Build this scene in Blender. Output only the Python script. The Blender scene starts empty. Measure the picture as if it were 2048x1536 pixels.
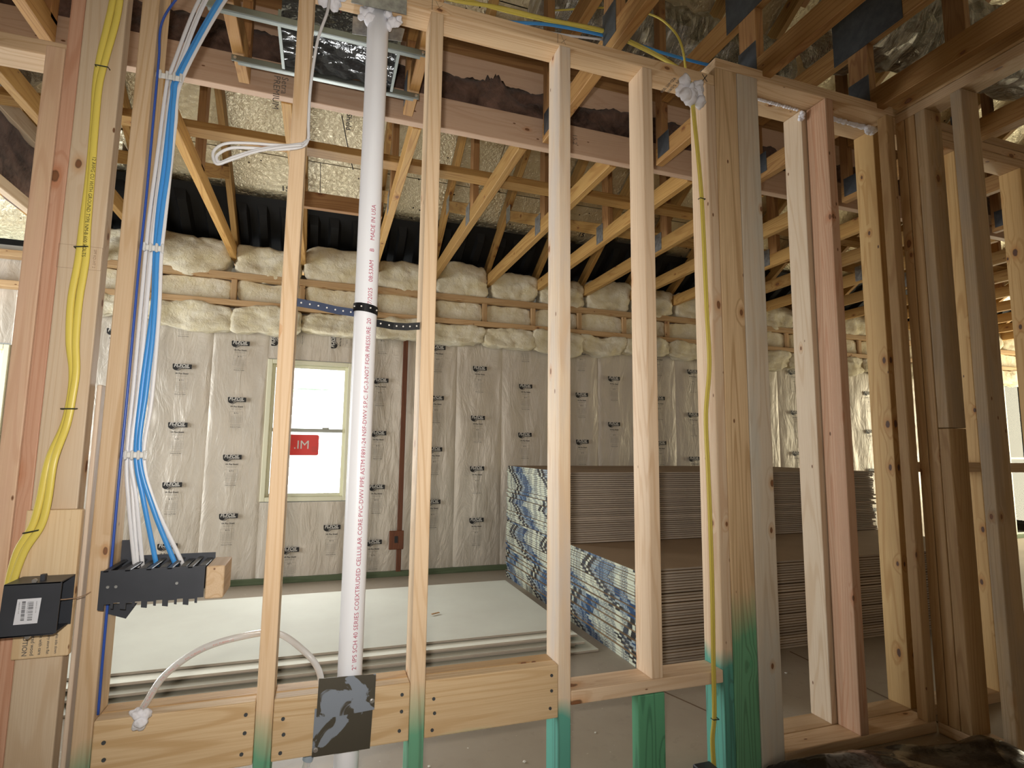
import bpy, bmesh, math, random
from mathutils import Vector, Matrix, noise, Euler
random.seed(7)
S = bpy.context.scene
COL = S.collection
OZ = 0.977                      # eye height; everything below is measured from the eye and lifted by OZ at the end

# ------------------------------------------------------------------ camera
def cam_matrix(a, b, c):
    return Matrix.Rotation(a, 3, 'Z') @ Matrix.Rotation(b, 3, 'X') @ Matrix.Rotation(c, 3, 'Y')
R3 = cam_matrix(-0.325988540, 0.114705865, -0.0117463632)
cd = bpy.data.cameras.new('camera'); cam = bpy.data.objects.new('camera', cd); COL.objects.link(cam)
r, f, u = R3.col[0], R3.col[1], R3.col[2]
M = Matrix(((r[0], u[0], -f[0], 0), (r[1], u[1], -f[1], 0), (r[2], u[2], -f[2], 0), (0, 0, 0, 1)))
cam.matrix_world = M
cd.sensor_width = 36; cd.lens = 1112.85 / 2048 * 36; cd.clip_start = .02; cd.clip_end = 200
S.camera = cam

# ------------------------------------------------------------------ world, lights, exposure
W = bpy.data.worlds.new('world'); S.world = W; W.use_nodes = True
wn = W.node_tree.nodes; wl = W.node_tree.links
wn['Background'].inputs[0].default_value = (.93, .97, 1, 1)
wn['Background'].inputs[1].default_value = 8.0

def area(name, loc, rot, sx, sy, power, color=(1, 1, 1), spread=180):
    l = bpy.data.lights.new(name, 'AREA'); l.shape = 'RECTANGLE'; l.size = sx; l.size_y = sy
    l.energy = power; l.color = color; l.spread = math.radians(spread)
    o = bpy.data.objects.new(name, l); COL.objects.link(o); o.location = loc; o.rotation_euler = rot
    return o
# the camera's flash, a hand's breadth from the lens
fl = bpy.data.lights.new('flash', 'SPOT'); fl.energy = 88; fl.color = (1, .94, .86)
fl.shadow_soft_size = .02; fl.spot_size = math.radians(104); fl.spot_blend = 1
flo = bpy.data.objects.new('flash', fl); COL.objects.link(flo)
flo.location = R3 @ Vector((-.035, .0, .07))
flo.rotation_euler = (R3 @ Vector((-.20, 1, -.05))).to_track_quat('-Z', 'Y').to_euler()
# added soft fill behind the camera, then daylight from the windows
area('fill_rear', (.3, -2.7, .35), (math.radians(92), 0, 0), 4.6, 1.9, 12, (1, .97, .92))
area('daylight_left', (-3.3, 3.0, .2), (math.radians(90), 0, math.radians(-90)), 2.0, 1.4, 95, (.95, .98, 1))
area('daylight_right', (8.6, 3.3, .1), (math.radians(90), 0, math.radians(90)), 1.8, 1.9, 120, (1, .92, .68))
area('daylight_window', (-.1, 4.36, .1), (math.radians(-90), 0, 0), .5, .95, 20, (1, 1, 1))
S.view_settings.view_transform = 'Standard'; S.view_settings.look = 'None'
S.view_settings.gamma = 1; S.view_settings.use_curve_mapping = False; S.view_settings.exposure = 0
S.cycles.use_denoising = True
S.cycles.max_bounces = 6; S.cycles.diffuse_bounces = 3; S.cycles.glossy_bounces = 3; S.cycles.transmission_bounces = 6
S.cycles.transparent_max_bounces = 8; S.cycles.caustics_reflective = False; S.cycles.caustics_refractive = False
S.cycles.sample_clamp_indirect = 4

# ------------------------------------------------------------------ material helpers
def nt(name):
    m = bpy.data.materials.new(name); m.use_nodes = True
    return m, m.node_tree.nodes, m.node_tree.links, m.node_tree.nodes['Principled BSDF']
def math_(n, l, op, a, b=None, clamp=False):
    x = n.new('ShaderNodeMath'); x.operation = op; x.use_clamp = clamp
    for i, v in enumerate((a, b)):
        if v is None: continue
        if isinstance(v, (int, float)): x.inputs[i].default_value = v
        else: l.new(v, x.inputs[i])
    return x.outputs[0]
def mix_(n, l, fac, a, b, mode='MIX'):
    x = n.new('ShaderNodeMix'); x.data_type = 'RGBA'; x.blend_type = mode
    for i, v in ((0, fac), (6, a), (7, b)):
        if isinstance(v, (int, float)): x.inputs[i].default_value = v
        elif isinstance(v, tuple): x.inputs[i].default_value = (*v[:3], 1)
        else: l.new(v, x.inputs[i])
    return x.outputs[2]
def ramp_(n, l, fac, stops):
    x = n.new('ShaderNodeValToRGB'); e = x.color_ramp.elements
    while len(e) < len(stops): e.new(.5)
    for i, (p, c) in enumerate(stops):
        e[i].position = p; e[i].color = (c, c, c, 1) if isinstance(c, (int, float)) else (*c, 1)
    l.new(fac, x.inputs[0]); return x.outputs[0]
def noise_(n, l, vec, scale, detail=2, rough=.5, dist=0):
    x = n.new('ShaderNodeTexNoise'); x.inputs['Scale'].default_value = scale; x.inputs['Detail'].default_value = detail
    x.inputs['Roughness'].default_value = rough; x.inputs['Distortion'].default_value = dist
    if vec is not None: l.new(vec, x.inputs['Vector'])
    return x.outputs['Fac']
def mapping_(n, l, vec, scale=(1, 1, 1), loc=(0, 0, 0)):
    x = n.new('ShaderNodeMapping'); x.inputs['Scale'].default_value = scale; x.inputs['Location'].default_value = loc
    l.new(vec, x.inputs['Vector']); return x.outputs[0]
def vadd_(n, l, a, b):
    x = n.new('ShaderNodeVectorMath'); x.operation = 'ADD'; l.new(a, x.inputs[0]); l.new(b, x.inputs[1]); return x.outputs[0]
def bump_(n, l, h, strength, dist, normal=None):
    x = n.new('ShaderNodeBump'); x.inputs['Strength'].default_value = strength; x.inputs['Distance'].default_value = dist
    l.new(h, x.inputs['Height'])
    if normal is not None: l.new(normal, x.inputs['Normal'])
    return x.outputs[0]

def wood(name, light, dark, knot=(.22, .09, .035), grain=1.0, rough=.62, stain=None, green=None, knots=1.0, var=.12):
    """dimension lumber; the board's own Z axis is its length"""
    m, n, l, b = nt(name)
    tc = n.new('ShaderNodeTexCoord'); oi = n.new('ShaderNodeObjectInfo')
    cr = n.new('ShaderNodeCombineXYZ')
    l.new(math_(n, l, 'MULTIPLY', oi.outputs['Random'], 31.7), cr.inputs[0])
    l.new(math_(n, l, 'MULTIPLY', oi.outputs['Random'], 57.3), cr.inputs[1])
    l.new(math_(n, l, 'MULTIPLY', oi.outputs['Random'], 83.1), cr.inputs[2])
    co = vadd_(n, l, tc.outputs['Object'], cr.outputs[0])
    # knots
    sk = n.new('ShaderNodeSeparateXYZ'); l.new(co, sk.inputs[0]); ck = n.new('ShaderNodeCombineXYZ')
    l.new(math_(n, l, 'MULTIPLY', math_(n, l, 'ADD', sk.outputs[0], sk.outputs[1]), 8.5), ck.inputs[0]); l.new(math_(n, l, 'MULTIPLY', sk.outputs[2], 4.6), ck.inputs[1])
    vo = n.new('ShaderNodeTexVoronoi'); vo.voronoi_dimensions = '2D'; vo.inputs['Scale'].default_value = 1; l.new(ck.outputs[0], vo.inputs['Vector'])
    wobble = noise_(n, l, co, 60, 1)
    selr = n.new('ShaderNodeSeparateColor'); l.new(vo.outputs['Color'], selr.inputs[0])
    kd = math_(n, l, 'ADD', math_(n, l, 'MULTIPLY', vo.outputs['Distance'], math_(n, l, 'ADD', math_(n, l, 'MULTIPLY', selr.outputs[1], 1.5), 1.0)), math_(n, l, 'MULTIPLY', math_(n, l, 'SUBTRACT', wobble, .5), .05))
    sel = n.new('ShaderNodeSeparateColor'); l.new(vo.outputs['Color'], sel.inputs[0])
    pick = math_(n, l, 'GREATER_THAN', sel.outputs[0], 1 - .34 * knots)
    core = math_(n, l, 'MULTIPLY', ramp_(n, l, kd, [(.062, 1.0), (.082, 0.0)]), pick)
    rim = math_(n, l, 'MULTIPLY', ramp_(n, l, kd, [(.055, 0.0), (.075, 1.0), (.10, 0.0)]), pick)
    halo = math_(n, l, 'MULTIPLY', ramp_(n, l, kd, [(.06, 1.0), (.26, 0.0)]), pick)
    bend = math_(n, l, 'MULTIPLY', ramp_(n, l, kd, [(.0, 1.0), (.42, 0.0)]), pick)
    # growth rings
    sc = mapping_(n, l, co, (1, 1, .055))
    big = noise_(n, l, sc, 9, 2, .5, .25)
    phase = math_(n, l, 'ADD', math_(n, l, 'MULTIPLY', big, 95 * grain), math_(n, l, 'MULTIPLY', bend, 9))
    ring = math_(n, l, 'MULTIPLY', math_(n, l, 'ADD', math_(n, l, 'SINE', phase), 1), .5)
    ring = ramp_(n, l, ring, [(.0, 0.0), (.72, .12), (.97, 1.0)])
    fc = mapping_(n, l, co, (1, 1, .018))
    fine = noise_(n, l, fc, 330, 2, .6)
    blotch = noise_(n, l, mapping_(n, l, co, (1, 1, .35)), 6, 3, .6)
    c = mix_(n, l, math_(n, l, 'MULTIPLY', ring, .75), light, dark)
    c = mix_(n, l, ramp_(n, l, fine, [(.35, .42), (.62, 0.0)]), c, dark)
    mid = tuple((a * .55 + d * .45) for a, d in zip(light, dark))
    c = mix_(n, l, ramp_(n, l, blotch, [(.4, 0.0), (.72, .7)]), c, mid)
    if stain:
        sb = noise_(n, l, mapping_(n, l, co, (2.4, 2.4, .5)), 3.4, 4, .62)
        c = mix_(n, l, ramp_(n, l, sb, [(.44, 0.0), (.66, .8)]), c, stain)
    orange = (min(1, dark[0] * .95), dark[1] * .72, dark[2] * .5)
    c = mix_(n, l, math_(n, l, 'MULTIPLY', halo, .75), c, orange)
    c = mix_(n, l, core, c, knot)
    c = mix_(n, l, math_(n, l, 'MULTIPLY', rim, .8), c, tuple(v * .35 for v in knot))
    # small specks (pin knots, nail marks)
    v2 = n.new('ShaderNodeTexVoronoi'); v2.inputs['Scale'].default_value = 1
    l.new(mapping_(n, l, co, (20, 20, 9)), v2.inputs['Vector'])
    s2 = n.new('ShaderNodeSeparateColor'); l.new(v2.outputs['Color'], s2.inputs[0])
    sp = math_(n, l, 'MULTIPLY', ramp_(n, l, v2.outputs['Distance'], [(.05, 1.0), (.075, 0.0)]), math_(n, l, 'GREATER_THAN', s2.outputs[1], .72))
    c = mix_(n, l, sp, c, tuple(v * .8 for v in knot))
    if green is not None:
        gm = n.new('ShaderNodeNewGeometry'); sx = n.new('ShaderNodeSeparateXYZ'); l.new(gm.outputs['Position'], sx.inputs[0])
        gz, gcol, soft, amt = green
        gn = noise_(n, l, mapping_(n, l, co, (6, 6, 1.2)), 2.2, 3, .55)
        h = math_(n, l, 'ADD', math_(n, l, 'SUBTRACT', gz + OZ, sx.outputs[2]), math_(n, l, 'MULTIPLY', math_(n, l, 'SUBTRACT', gn, .5), amt))
        g = math_(n, l, 'MULTIPLY', math_(n, l, 'DIVIDE', h, soft, True), .93)
        gc = mix_(n, l, math_(n, l, 'MULTIPLY', ring, .6), gcol, tuple(v * .45 for v in gcol))
        c = mix_(n, l, g, c, gc)
    br = math_(n, l, 'ADD', math_(n, l, 'MULTIPLY', oi.outputs['Random'], var * 2), 1 - var)
    hv = n.new('ShaderNodeHueSaturation'); l.new(c, hv.inputs['Color']); l.new(br, hv.inputs['Value'])
    l.new(hv.outputs[0], b.inputs['Base Color'])
    b.inputs['Roughness'].default_value = rough
    hgt = math_(n, l, 'SUBTRACT', math_(n, l, 'MULTIPLY', fine, .5), math_(n, l, 'MULTIPLY', ring, .35))
    l.new(bump_(n, l, hgt, .35, .0012), b.inputs['Normal'])
    return m

def plain(name, col, rough=.5, metal=0, bump=None, var=None, spec=None, coat=0):
    m, n, l, b = nt(name)
    b.inputs['Base Color'].default_value = (*col, 1); b.inputs['Roughness'].default_value = rough; b.inputs['Metallic'].default_value = metal
    if spec is not None: b.inputs['Specular IOR Level'].default_value = spec
    if coat: b.inputs['Coat Weight'].default_value = coat
    tc = n.new('ShaderNodeTexCoord')
    if var:
        sc, amt = var
        v = noise_(n, l, tc.outputs['Object'], sc, 4, .6)
        l.new(mix_(n, l, ramp_(n, l, v, [(.3, 0.0), (.7, 1.0)]), tuple(c * (1 - amt) for c in col), tuple(min(1, c * (1 + amt)) for c in col)), b.inputs['Base Color'])
    if bump:
        sc, st, di = bump
        l.new(bump_(n, l, noise_(n, l, tc.outputs['Object'], sc, 4, .6, .3), st, di), b.inputs['Normal'])
    return m

GREEN = (.09, .34, .21)
CREAM = ((.72, .56, .38), (.56, .36, .19))
W_cream = wood('lumber_cream', (.74, .60, .44), (.61, .44, .28))
W_tan = wood('lumber_tan', (.70, .52, .34), (.55, .36, .19))
W_tan2 = wood('lumber_tan_green_foot', (.70, .52, .34), (.55, .36, .19), green=(-.62, GREEN, .10, .12))
W_cream_g = wood('lumber_cream_green_foot', (.72, .58, .42), (.60, .42, .26), green=(-.68, (.06, .34, .27), .05, .06), stain=(.55, .48, .42))
W_tan_g = wood('lumber_tan_green_foot_high', (.71, .54, .36), (.54, .36, .20), green=(-.60, GREEN, .12, .10))
W_post = wood('lumber_post_green_foot', (.78, .57, .34), (.46, .28, .13), green=(-.44, (.12, .40, .22), .16, .22), grain=1.2)
W_greenall = wood('lumber_green_treated', (.22, .46, .25), (.06, .26, .13), green=(3, (.12, .40, .22), .1, .0), grain=1.3)
W_pink = wood('lumber_pink', (.68, .40, .27), (.55, .27, .16))
W_salmon = wood('lumber_salmon', (.70, .45, .29), (.58, .29, .16), grain=1.1)
W_grey = wood('lumber_weathered', (.72, .62, .49), (.58, .45, .31), stain=(.60, .58, .51))
W_grey2 = wood('lumber_mildewed', (.57, .42, .25), (.42, .28, .14), stain=(.38, .31, .23))
W_yellow = wood('lumber_southern_pine', (.66, .44, .19), (.47, .26, .08), grain=.8, knots=1.5, knot=(.11, .05, .03))
W_brown = wood('lumber_brown', (.57, .38, .19), (.41, .24, .10), knots=1.2)
W_block = wood('lumber_blocking', (.74, .55, .33), (.56, .36, .17), grain=1.0, green=(-.735, (.16, .44, .30), .10, .20), knots=.8)
W_sill = wood('lumber_sill', (.74, .57, .40), (.60, .41, .25), knots=.4)
W_plate = wood('lumber_plate', (.72, .53, .33), (.55, .34, .17), knots=.8)
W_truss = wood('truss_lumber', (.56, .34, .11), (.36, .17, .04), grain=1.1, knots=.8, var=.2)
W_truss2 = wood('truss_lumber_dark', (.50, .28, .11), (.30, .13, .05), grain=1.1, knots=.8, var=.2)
W_beam = wood('lumber_beam_pink', (.72, .52, .38), (.62, .40, .27), knots=.3)
W_ledge = wood('lumber_ledger', (.62, .42, .22), (.48, .28, .12), knots=.8)
W_strip = wood('plywood_strip', (.72, .60, .48), (.60, .46, .34), knots=.2)
M_brownstrip = wood('dark_strip', (.17, .055, .02), (.10, .03, .012), knots=.2)

M_pvc = plain('pvc_white', (.86, .88, .93), .3, bump=(30, .05, .0005))
M_ink = plain('red_ink', (.45, .06, .12), .6)
M_inkblack = plain('black_ink', (.015, .014, .014), .6)
M_inkgrey = plain('grey_ink', (.16, .14, .12), .7)
M_white = plain('white_print', (.75, .72, .66), .5)
M_strap = plain('black_strap', (.015, .016, .02), .45)
M_strap_lit = plain('strap_painted_lit', (.10, .13, .22), .45)  # lighter copy of the black strap, lit look put into the colour
M_yel = plain('yellow_cable', (.76, .62, .12), .38, bump=(60, .1, .001))
M_blue = plain('blue_cable', (.06, .30, .72), .35)
M_dblue = plain('dark_blue_cable', (.03, .09, .42), .35)
M_wcab = plain('white_cable', (.74, .74, .76), .38)
M_clip = plain('clear_clip', (.70, .70, .68), .3)
M_staple = plain('staple_steel', (.05, .06, .05), .4, .6)
M_foam = plain('spray_foam_white', (.86, .86, .92), .75, bump=(50, .5, .006))
M_dark = plain('charcoal_steel', (.045, .050, .062), .42, .2, var=(8, .15))
M_galv = plain('galvanised', (.34, .35, .35), .45, .7, var=(40, .35), bump=(90, .2, .001))
M_galvdark = plain('nail_plate_steel', (.10, .11, .12), .5, .6, var=(30, .2))
M_bar = plain('hanger_rail_steel', (.22, .24, .225), .4, .8)
M_screw = plain('screw_steel', (.6, .6, .6), .3, .9)
M_black = plain('black_baffle', (.006, .006, .006), .6, spec=.25)
M_label = plain('label_paper', (.70, .72, .78), .5)
M_red = plain('sticker_red', (.80, .06, .05), .5)
M_frame = plain('vinyl_window', (.86, .84, .62), .4)  # yellow cast of spilled daylight is put into this colour
M_rail = plain('window_rail_grey', (.42, .42, .36), .5)
M_bag = plain('black_bag', (.006, .006, .006), .2, bump=(9, .45, .012))
M_wrap = plain('bagged_duct', (.028, .030, .034), .13, .0, bump=(9, .9, .02))
M_siding = plain('pale_siding', (.80, .83, .80), .7)
M_block = plain('outside_block_wall', (.72, .66, .48), .8, var=(9, .1))
M_debris = plain('plaster_crumb', (.75, .73, .66), .8)

def m_floor():
    m, n, l, b = nt('concrete')
    tc = n.new('ShaderNodeTexCoord')
    a = noise_(n, l, tc.outputs['Object'], 1.3, 5, .6); s = noise_(n, l, tc.outputs['Object'], 22, 4, .65)
    c = mix_(n, l, ramp_(n, l, a, [(.35, 0.0), (.68, 1.0)]), (.33, .275, .205), (.42, .36, .28))
    c = mix_(n, l, ramp_(n, l, s, [(.58, 0.0), (.75, .35)]), c, (.24, .20, .15))
    sp = noise_(n, l, tc.outputs['Object'], 70, 2, .5)
    c = mix_(n, l, ramp_(n, l, sp, [(.74, 0.0), (.77, .8)]), c, (.66, .62, .55))
    l.new(c, b.inputs['Base Color']); b.inputs['Roughness'].default_value = .55
    l.new(bump_(n, l, s, .15, .003), b.inputs['Normal']); return m
M_floor = m_floor()

def m_facing():
    m, n, l, b = nt('silver_paper_facing')
    tc = n.new('ShaderNodeTexCoord'); co = tc.outputs['Object']
    a = noise_(n, l, mapping_(n, l, co, (1, 1, .35)), 5, 4, .6, .6)
    c = mix_(n, l, ramp_(n, l, a, [(.3, 0.0), (.7, 1.0)]), (.60, .54, .45), (.72, .65, .55))
    l.new(c, b.inputs['Base Color']); b.inputs['Roughness'].default_value = .42; b.inputs['Metallic'].default_value = .18
    w = noise_(n, l, mapping_(n, l, co, (1, 1, .3)), 9, 4, .6, 1.6)
    f = noise_(n, l, co, 55, 3, .6, .8)
    nn = bump_(n, l, w, .55, .016); l.new(bump_(n, l, f, .2, .003, nn), b.inputs['Normal'])
    return m
M_facing = m_facing()

def m_foil():
    m, n, l, b = nt('radiant_foil_sheathing')
    tc = n.new('ShaderNodeTexCoord'); co = tc.outputs['Object']
    b.inputs['Metallic'].default_value = .86; b.inputs['Roughness'].default_value = .36
    v = n.new('ShaderNodeTexVoronoi'); v.inputs['Scale'].default_value = 13; l.new(co, v.inputs['Vector'])
    s = n.new('ShaderNodeSeparateColor'); l.new(v.outputs['Color'], s.inputs[0])
    dot = math_(n, l, 'MULTIPLY', ramp_(n, l, v.outputs['Distance'], [(.07, 1.0), (.10, 0.0)]), math_(n, l, 'GREATER_THAN', s.outputs[0], .45))
    a = noise_(n, l, co, 2.2, 3, .5)
    c = mix_(n, l, a, (.86, .76, .50), (.95, .88, .68))
    l.new(mix_(n, l, dot, c, (.03, .02, .01)), b.inputs['Base Color'])
    w = noise_(n, l, co, 36, 4, .65, .9)
    l.new(bump_(n, l, w, .85, .011), b.inputs['Normal']); return m
M_foil = m_foil()

def m_crumple():
    m, n, l, b = nt('crumpled_foil')
    tc = n.new('ShaderNodeTexCoord'); co = tc.outputs['Object']
    b.inputs['Metallic'].default_value = .95; b.inputs['Roughness'].default_value = .14
    b.inputs['Base Color'].default_value = (.42, .38, .32, 1)
    w = noise_(n, l, mapping_(n, l, co, (2.2, .6, .6)), 18, 5, .7, 1.4)
    l.new(bump_(n, l, w, 1, .05), b.inputs['Normal']); return m
M_crumple = m_crumple()

def m_batt(name, c1, c2):
    m, n, l, b = nt(name)
    tc = n.new('ShaderNodeTexCoord'); co = tc.outputs['Object']
    a = noise_(n, l, co, 9, 5, .65, .5)
    l.new(mix_(n, l, ramp_(n, l, a, [(.32, 0.0), (.68, 1.0)]), c1, c2), b.inputs['Base Color'])
    b.inputs['Roughness'].default_value = .9; b.inputs['Specular IOR Level'].default_value = .1
    b.inputs['Sheen Weight'].default_value = .2
    nn = bump_(n, l, noise_(n, l, co, 30, 5, .7, .6), .7, .012)
    l.new(bump_(n, l, noise_(n, l, co, 160, 3, .7), .5, .003, nn), b.inputs['Normal']); return m
M_batt = m_batt('white_fibreglass', (.74, .64, .40), (.90, .84, .68))
M_brownbatt = m_batt('brown_fibreglass', (.030, .017, .012), (.22, .135, .105))

def m_gyp(name, col, dk):
    m, n, l, b = nt(name)
    tc = n.new('ShaderNodeTexCoord'); co = tc.outputs['Object']; oi = n.new('ShaderNodeObjectInfo')
    a = noise_(n, l, co, 3, 4, .6)
    c = mix_(n, l, ramp_(n, l, a, [(.35, 0.0), (.7, 1.0)]), col, dk)
    hv = n.new('ShaderNodeHueSaturation'); l.new(c, hv.inputs['Color'])
    l.new(math_(n, l, 'ADD', math_(n, l, 'MULTIPLY', oi.outputs['Random'], .35), .82), hv.inputs['Value'])
    l.new(hv.outputs[0], b.inputs['Base Color']); b.inputs['Roughness'].default_value = .8; return m
M_face = m_gyp('gypsum_paper_white', (.80, .80, .68), (.74, .73, .62))
M_edge = m_gyp('gypsum_paper_grey', (.55, .48, .41), (.46, .40, .34))
M_back = m_gyp('gypsum_paper_brown', (.36, .245, .14), (.30, .20, .11))

def m_tape():
    """printed end tape: blue blocks, off-white blocks with dashes of lettering, black blocks"""
    m, n, l, b = nt('printed_end_tape')
    tc = n.new('ShaderNodeTexCoord'); co = tc.outputs['Object']; oi = n.new('ShaderNodeObjectInfo')
    sx = n.new('ShaderNodeSeparateXYZ'); l.new(co, sx.inputs[0])
    ic = n.new('ShaderNodeSeparateColor'); l.new(oi.outputs['Color'], ic.inputs[0])     # per-sheet shift of the tape, carried by the object colour
    u = math_(n, l, 'ADD', math_(n, l, 'DIVIDE', sx.outputs[1], .62), ic.outputs[0])
    u = math_(n, l, 'FRACT', u)
    blue = ramp_(n, l, u, [(.0, 0.0), (.30, 1.0), (.62, 0.0)])
    e = None
    x = n.new('ShaderNodeValToRGB'); cr = x.color_ramp; cr.interpolation = 'CONSTANT'
    st = [(.0, (.60, .63, .50)), (.30, (.42, .47, .42)), (.40, (.012, .05, .13)), (.64, (.30, .36, .38)), (.72, (.015, .015, .015)), (.79, (.60, .63, .50)), (.83, (.015, .015, .015)), (.90, (.60, .63, .50))]
    while len(cr.elements) < len(st): cr.elements.new(.5)
    for i, (p, c) in enumerate(st): cr.elements[i].position = p; cr.elements[i].color = (*c, 1)
    l.new(u, x.inputs[0]); base = x.outputs[0]
    # lettering: short broken dashes
    t = noise_(n, l, mapping_(n, l, co, (1, 1, 3)), 120, 1, .5)
    tm = ramp_(n, l, t, [(.46, 0.0), (.50, .85)])
    zone = ramp_(n, l, noise_(n, l, mapping_(n, l, co, (1, 1, .2)), 16, 1), [(.47, 0.0), (.52, 1.0)])
    inv = mix_(n, l, ramp_(n, l, math_(n, l, 'ABSOLUTE', math_(n, l, 'SUBTRACT', u, .54)), [(.12, 1.0), (.125, 0.0)]), (.05, .07, .10), (.30, .38, .42))
    l.new(mix_(n, l, math_(n, l, 'MULTIPLY', tm, zone), base, inv), b.inputs['Base Color'])
    b.inputs['Roughness'].default_value = .6; return m
M_tape = m_tape()

def m_glass(name='window_glass'):
    m, n, l, b = nt(name)
    n.remove(b); o = n['Material Output']
    t = n.new('ShaderNodeBsdfTransparent'); t.inputs[0].default_value = (.97, .99, .98, 1)
    g = n.new('ShaderNodeBsdfGlossy'); g.inputs['Roughness'].default_value = .02
    mx = n.new('ShaderNodeMixShader'); fr = n.new('ShaderNodeFresnel'); fr.inputs[0].default_value = 1.45
    l.new(fr.outputs[0], mx.inputs[0]); l.new(t.outputs[0], mx.inputs[1]); l.new(g.outputs[0], mx.inputs[2]); l.new(mx.outputs[0], o.inputs[0])
    return m
M_glass = m_glass()
def m_tube():
    m, n, l, b = nt('clear_tube')
    b.inputs['Base Color'].default_value = (.86, .84, .82, 1); b.inputs['Roughness'].default_value = .25
    b.inputs['Transmission Weight'].default_value = .35; b.inputs['Subsurface Weight'].default_value = .0; b.inputs['IOR'].default_value = 1.3
    return m
M_tube = m_tube()
def m_plateguard():
    m, n, l, b = nt('oxidised_zinc_plate')
    tc = n.new('ShaderNodeTexCoord'); oi = n.new('ShaderNodeObjectInfo'); co = vadd_(n, l, tc.outputs['Object'], oi.outputs['Random'])
    a = noise_(n, l, co, 13, 5, .5, .9)
    f = ramp_(n, l, a, [(.49, 0.0), (.51, 1.0)])
    l.new(mix_(n, l, f, (.15, .14, .115), (.26, .30, .36)), b.inputs['Base Color'])
    l.new(math_(n, l, 'SUBTRACT', 1, math_(n, l, 'MULTIPLY', f, .7)), b.inputs['Metallic'])
    b.inputs['Roughness'].default_value = .5; return m
M_guard = m_plateguard()

# ------------------------------------------------------------------ object helpers
ORD = ['first', 'second', 'third', 'fourth', 'fifth', 'sixth', 'seventh', 'eighth', 'ninth', 'tenth', 'eleventh', 'twelfth', 'thirteenth', 'fourteenth', 'fifteenth', 'sixteenth', 'seventeenth', 'eighteenth', 'nineteenth', 'twentieth']
def ordw(k):
    if k < 20: return ORD[k]
    return ('twenty-' if k < 29 else 'thirty-') + ORD[(k + 1) % 10 - 1] if (k + 1) % 10 else 'thirtieth'
def thing(name, label, cat, loc=(0, 0, 0), group=None, kind='thing'):
    o = bpy.data.objects.new(name, None); COL.objects.link(o); o.location = loc; o.empty_display_size = .05
    tag(o, label, cat, group, kind); return o
def tag(o, label=None, cat=None, group=None, kind=None):
    if label: o['label'] = label
    if cat: o['category'] = cat
    if group: o['group'] = group
    if kind: o['kind'] = kind
    return o
def wloc(o):
    v = Vector(o.location)
    while o.parent: o = o.parent; v += Vector(o.location)
    return v
def wmat(o):
    m = Matrix.LocRotScale(o.location, o.rotation_euler, o.scale)
    return m if o.parent is None else wmat(o.parent) @ o.matrix_parent_inverse @ m
def link(name, me, mats, parent=None, loc=(0, 0, 0), rot=None):
    o = bpy.data.objects.new(name, me); COL.objects.link(o)
    for m in (mats if isinstance(mats, (list, tuple)) else [mats]): me.materials.append(m) if len(me.materials) < len(mats if isinstance(mats, (list, tuple)) else [mats]) else None
    if parent is not None:
        o.parent = parent; o.matrix_parent_inverse = wmat(parent).inverted(); o.location = loc
    else: o.location = loc
    if rot is not None: o.rotation_euler = rot
    return o
def from_bm(bm, name='m', smooth=False):
    me = bpy.data.meshes.new(name); bm.to_mesh(me); bm.free()
    if smooth:
        for p in me.polygons: p.use_smooth = True
    return me
def box_bm(dx, dy, dz, bev=0, seg=1, bm=None, c=(0, 0, 0)):
    own = bm is None
    b = bmesh.new()
    bmesh.ops.create_cube(b, size=1, matrix=Matrix.Diagonal((dx, dy, dz, 1)))
    if bev: bmesh.ops.bevel(b, geom=b.edges[:], offset=bev, segments=seg, affect='EDGES', profile=.5)
    if own: return b
    bmesh.ops.translate(b, verts=b.verts, vec=c)
    t = bpy.data.meshes.new('t'); b.to_mesh(t); b.free(); bm.from_mesh(t); bpy.data.meshes.remove(t); return bm
ROTX = Euler((0, math.radians(90), 0)); ROTY = Euler((math.radians(-90), 0, 0))
def lumber(name, x, y, z, mat, parent=None, bev=.003, along=None, label=None):
    """axis aligned board given by its three intervals; the mesh's Z is its length"""
    d = [x[1] - x[0], y[1] - y[0], z[1] - z[0]]; c = [(a[0] + a[1]) / 2 for a in (x, y, z)]
    k = along if along is not None else d.index(max(d))
    if k == 2: dims, rot = (d[0], d[1], d[2]), None
    elif k == 0: dims, rot = (d[2], d[1], d[0]), ROTX
    else: dims, rot = (d[0], d[2], d[1]), ROTY
    me = from_bm(box_bm(*dims, bev=min(bev, min(dims) * .3), seg=2 if bev >= .003 else 1))
    o = link(name, me, mat, parent, c, rot)
    if label: o['label'] = label
    return o
def member(name, X, a, b, depth, mat, parent, thick=.038, label=None):
    """truss member in the plane x = X from (y,z) a to b"""
    v = Vector((0, b[0] - a[0], b[1] - a[1])); L = v.length
    me = from_bm(box_bm(thick, depth, L, bev=.002))
    q = Matrix(((1, 0, 0), (0, v.z / L, v.y / L), (0, -v.y / L, v.z / L))).to_euler()
    o = link(name, me, mat, parent, (X, (a[0] + b[0]) / 2, (a[1] + b[1]) / 2), q)
    if label: o['label'] = label
    return o
def plain_box(name, x, y, z, mat, parent=None, bev=0):
    d = [x[1] - x[0], y[1] - y[0], z[1] - z[0]]; c = [(a[0] + a[1]) / 2 for a in (x, y, z)]
    return link(name, from_bm(box_bm(*d, bev=bev)), mat, parent, c)
def catmull(pts, k=8):
    P = [Vector(p) for p in pts]; P = [P[0] * 2 - P[1]] + P + [P[-1] * 2 - P[-2]]; out = []
    for i in range(1, len(P) - 2):
        a, b, c, d = P[i - 1:i + 3]
        for j in range(k):
            t = j / k
            out.append(.5 * ((2 * b) + (-a + c) * t + (2 * a - 5 * b + 4 * c - d) * t * t + (-a + 3 * b - 3 * c + d) * t ** 3))
    out.append(P[-2]); return out
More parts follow.
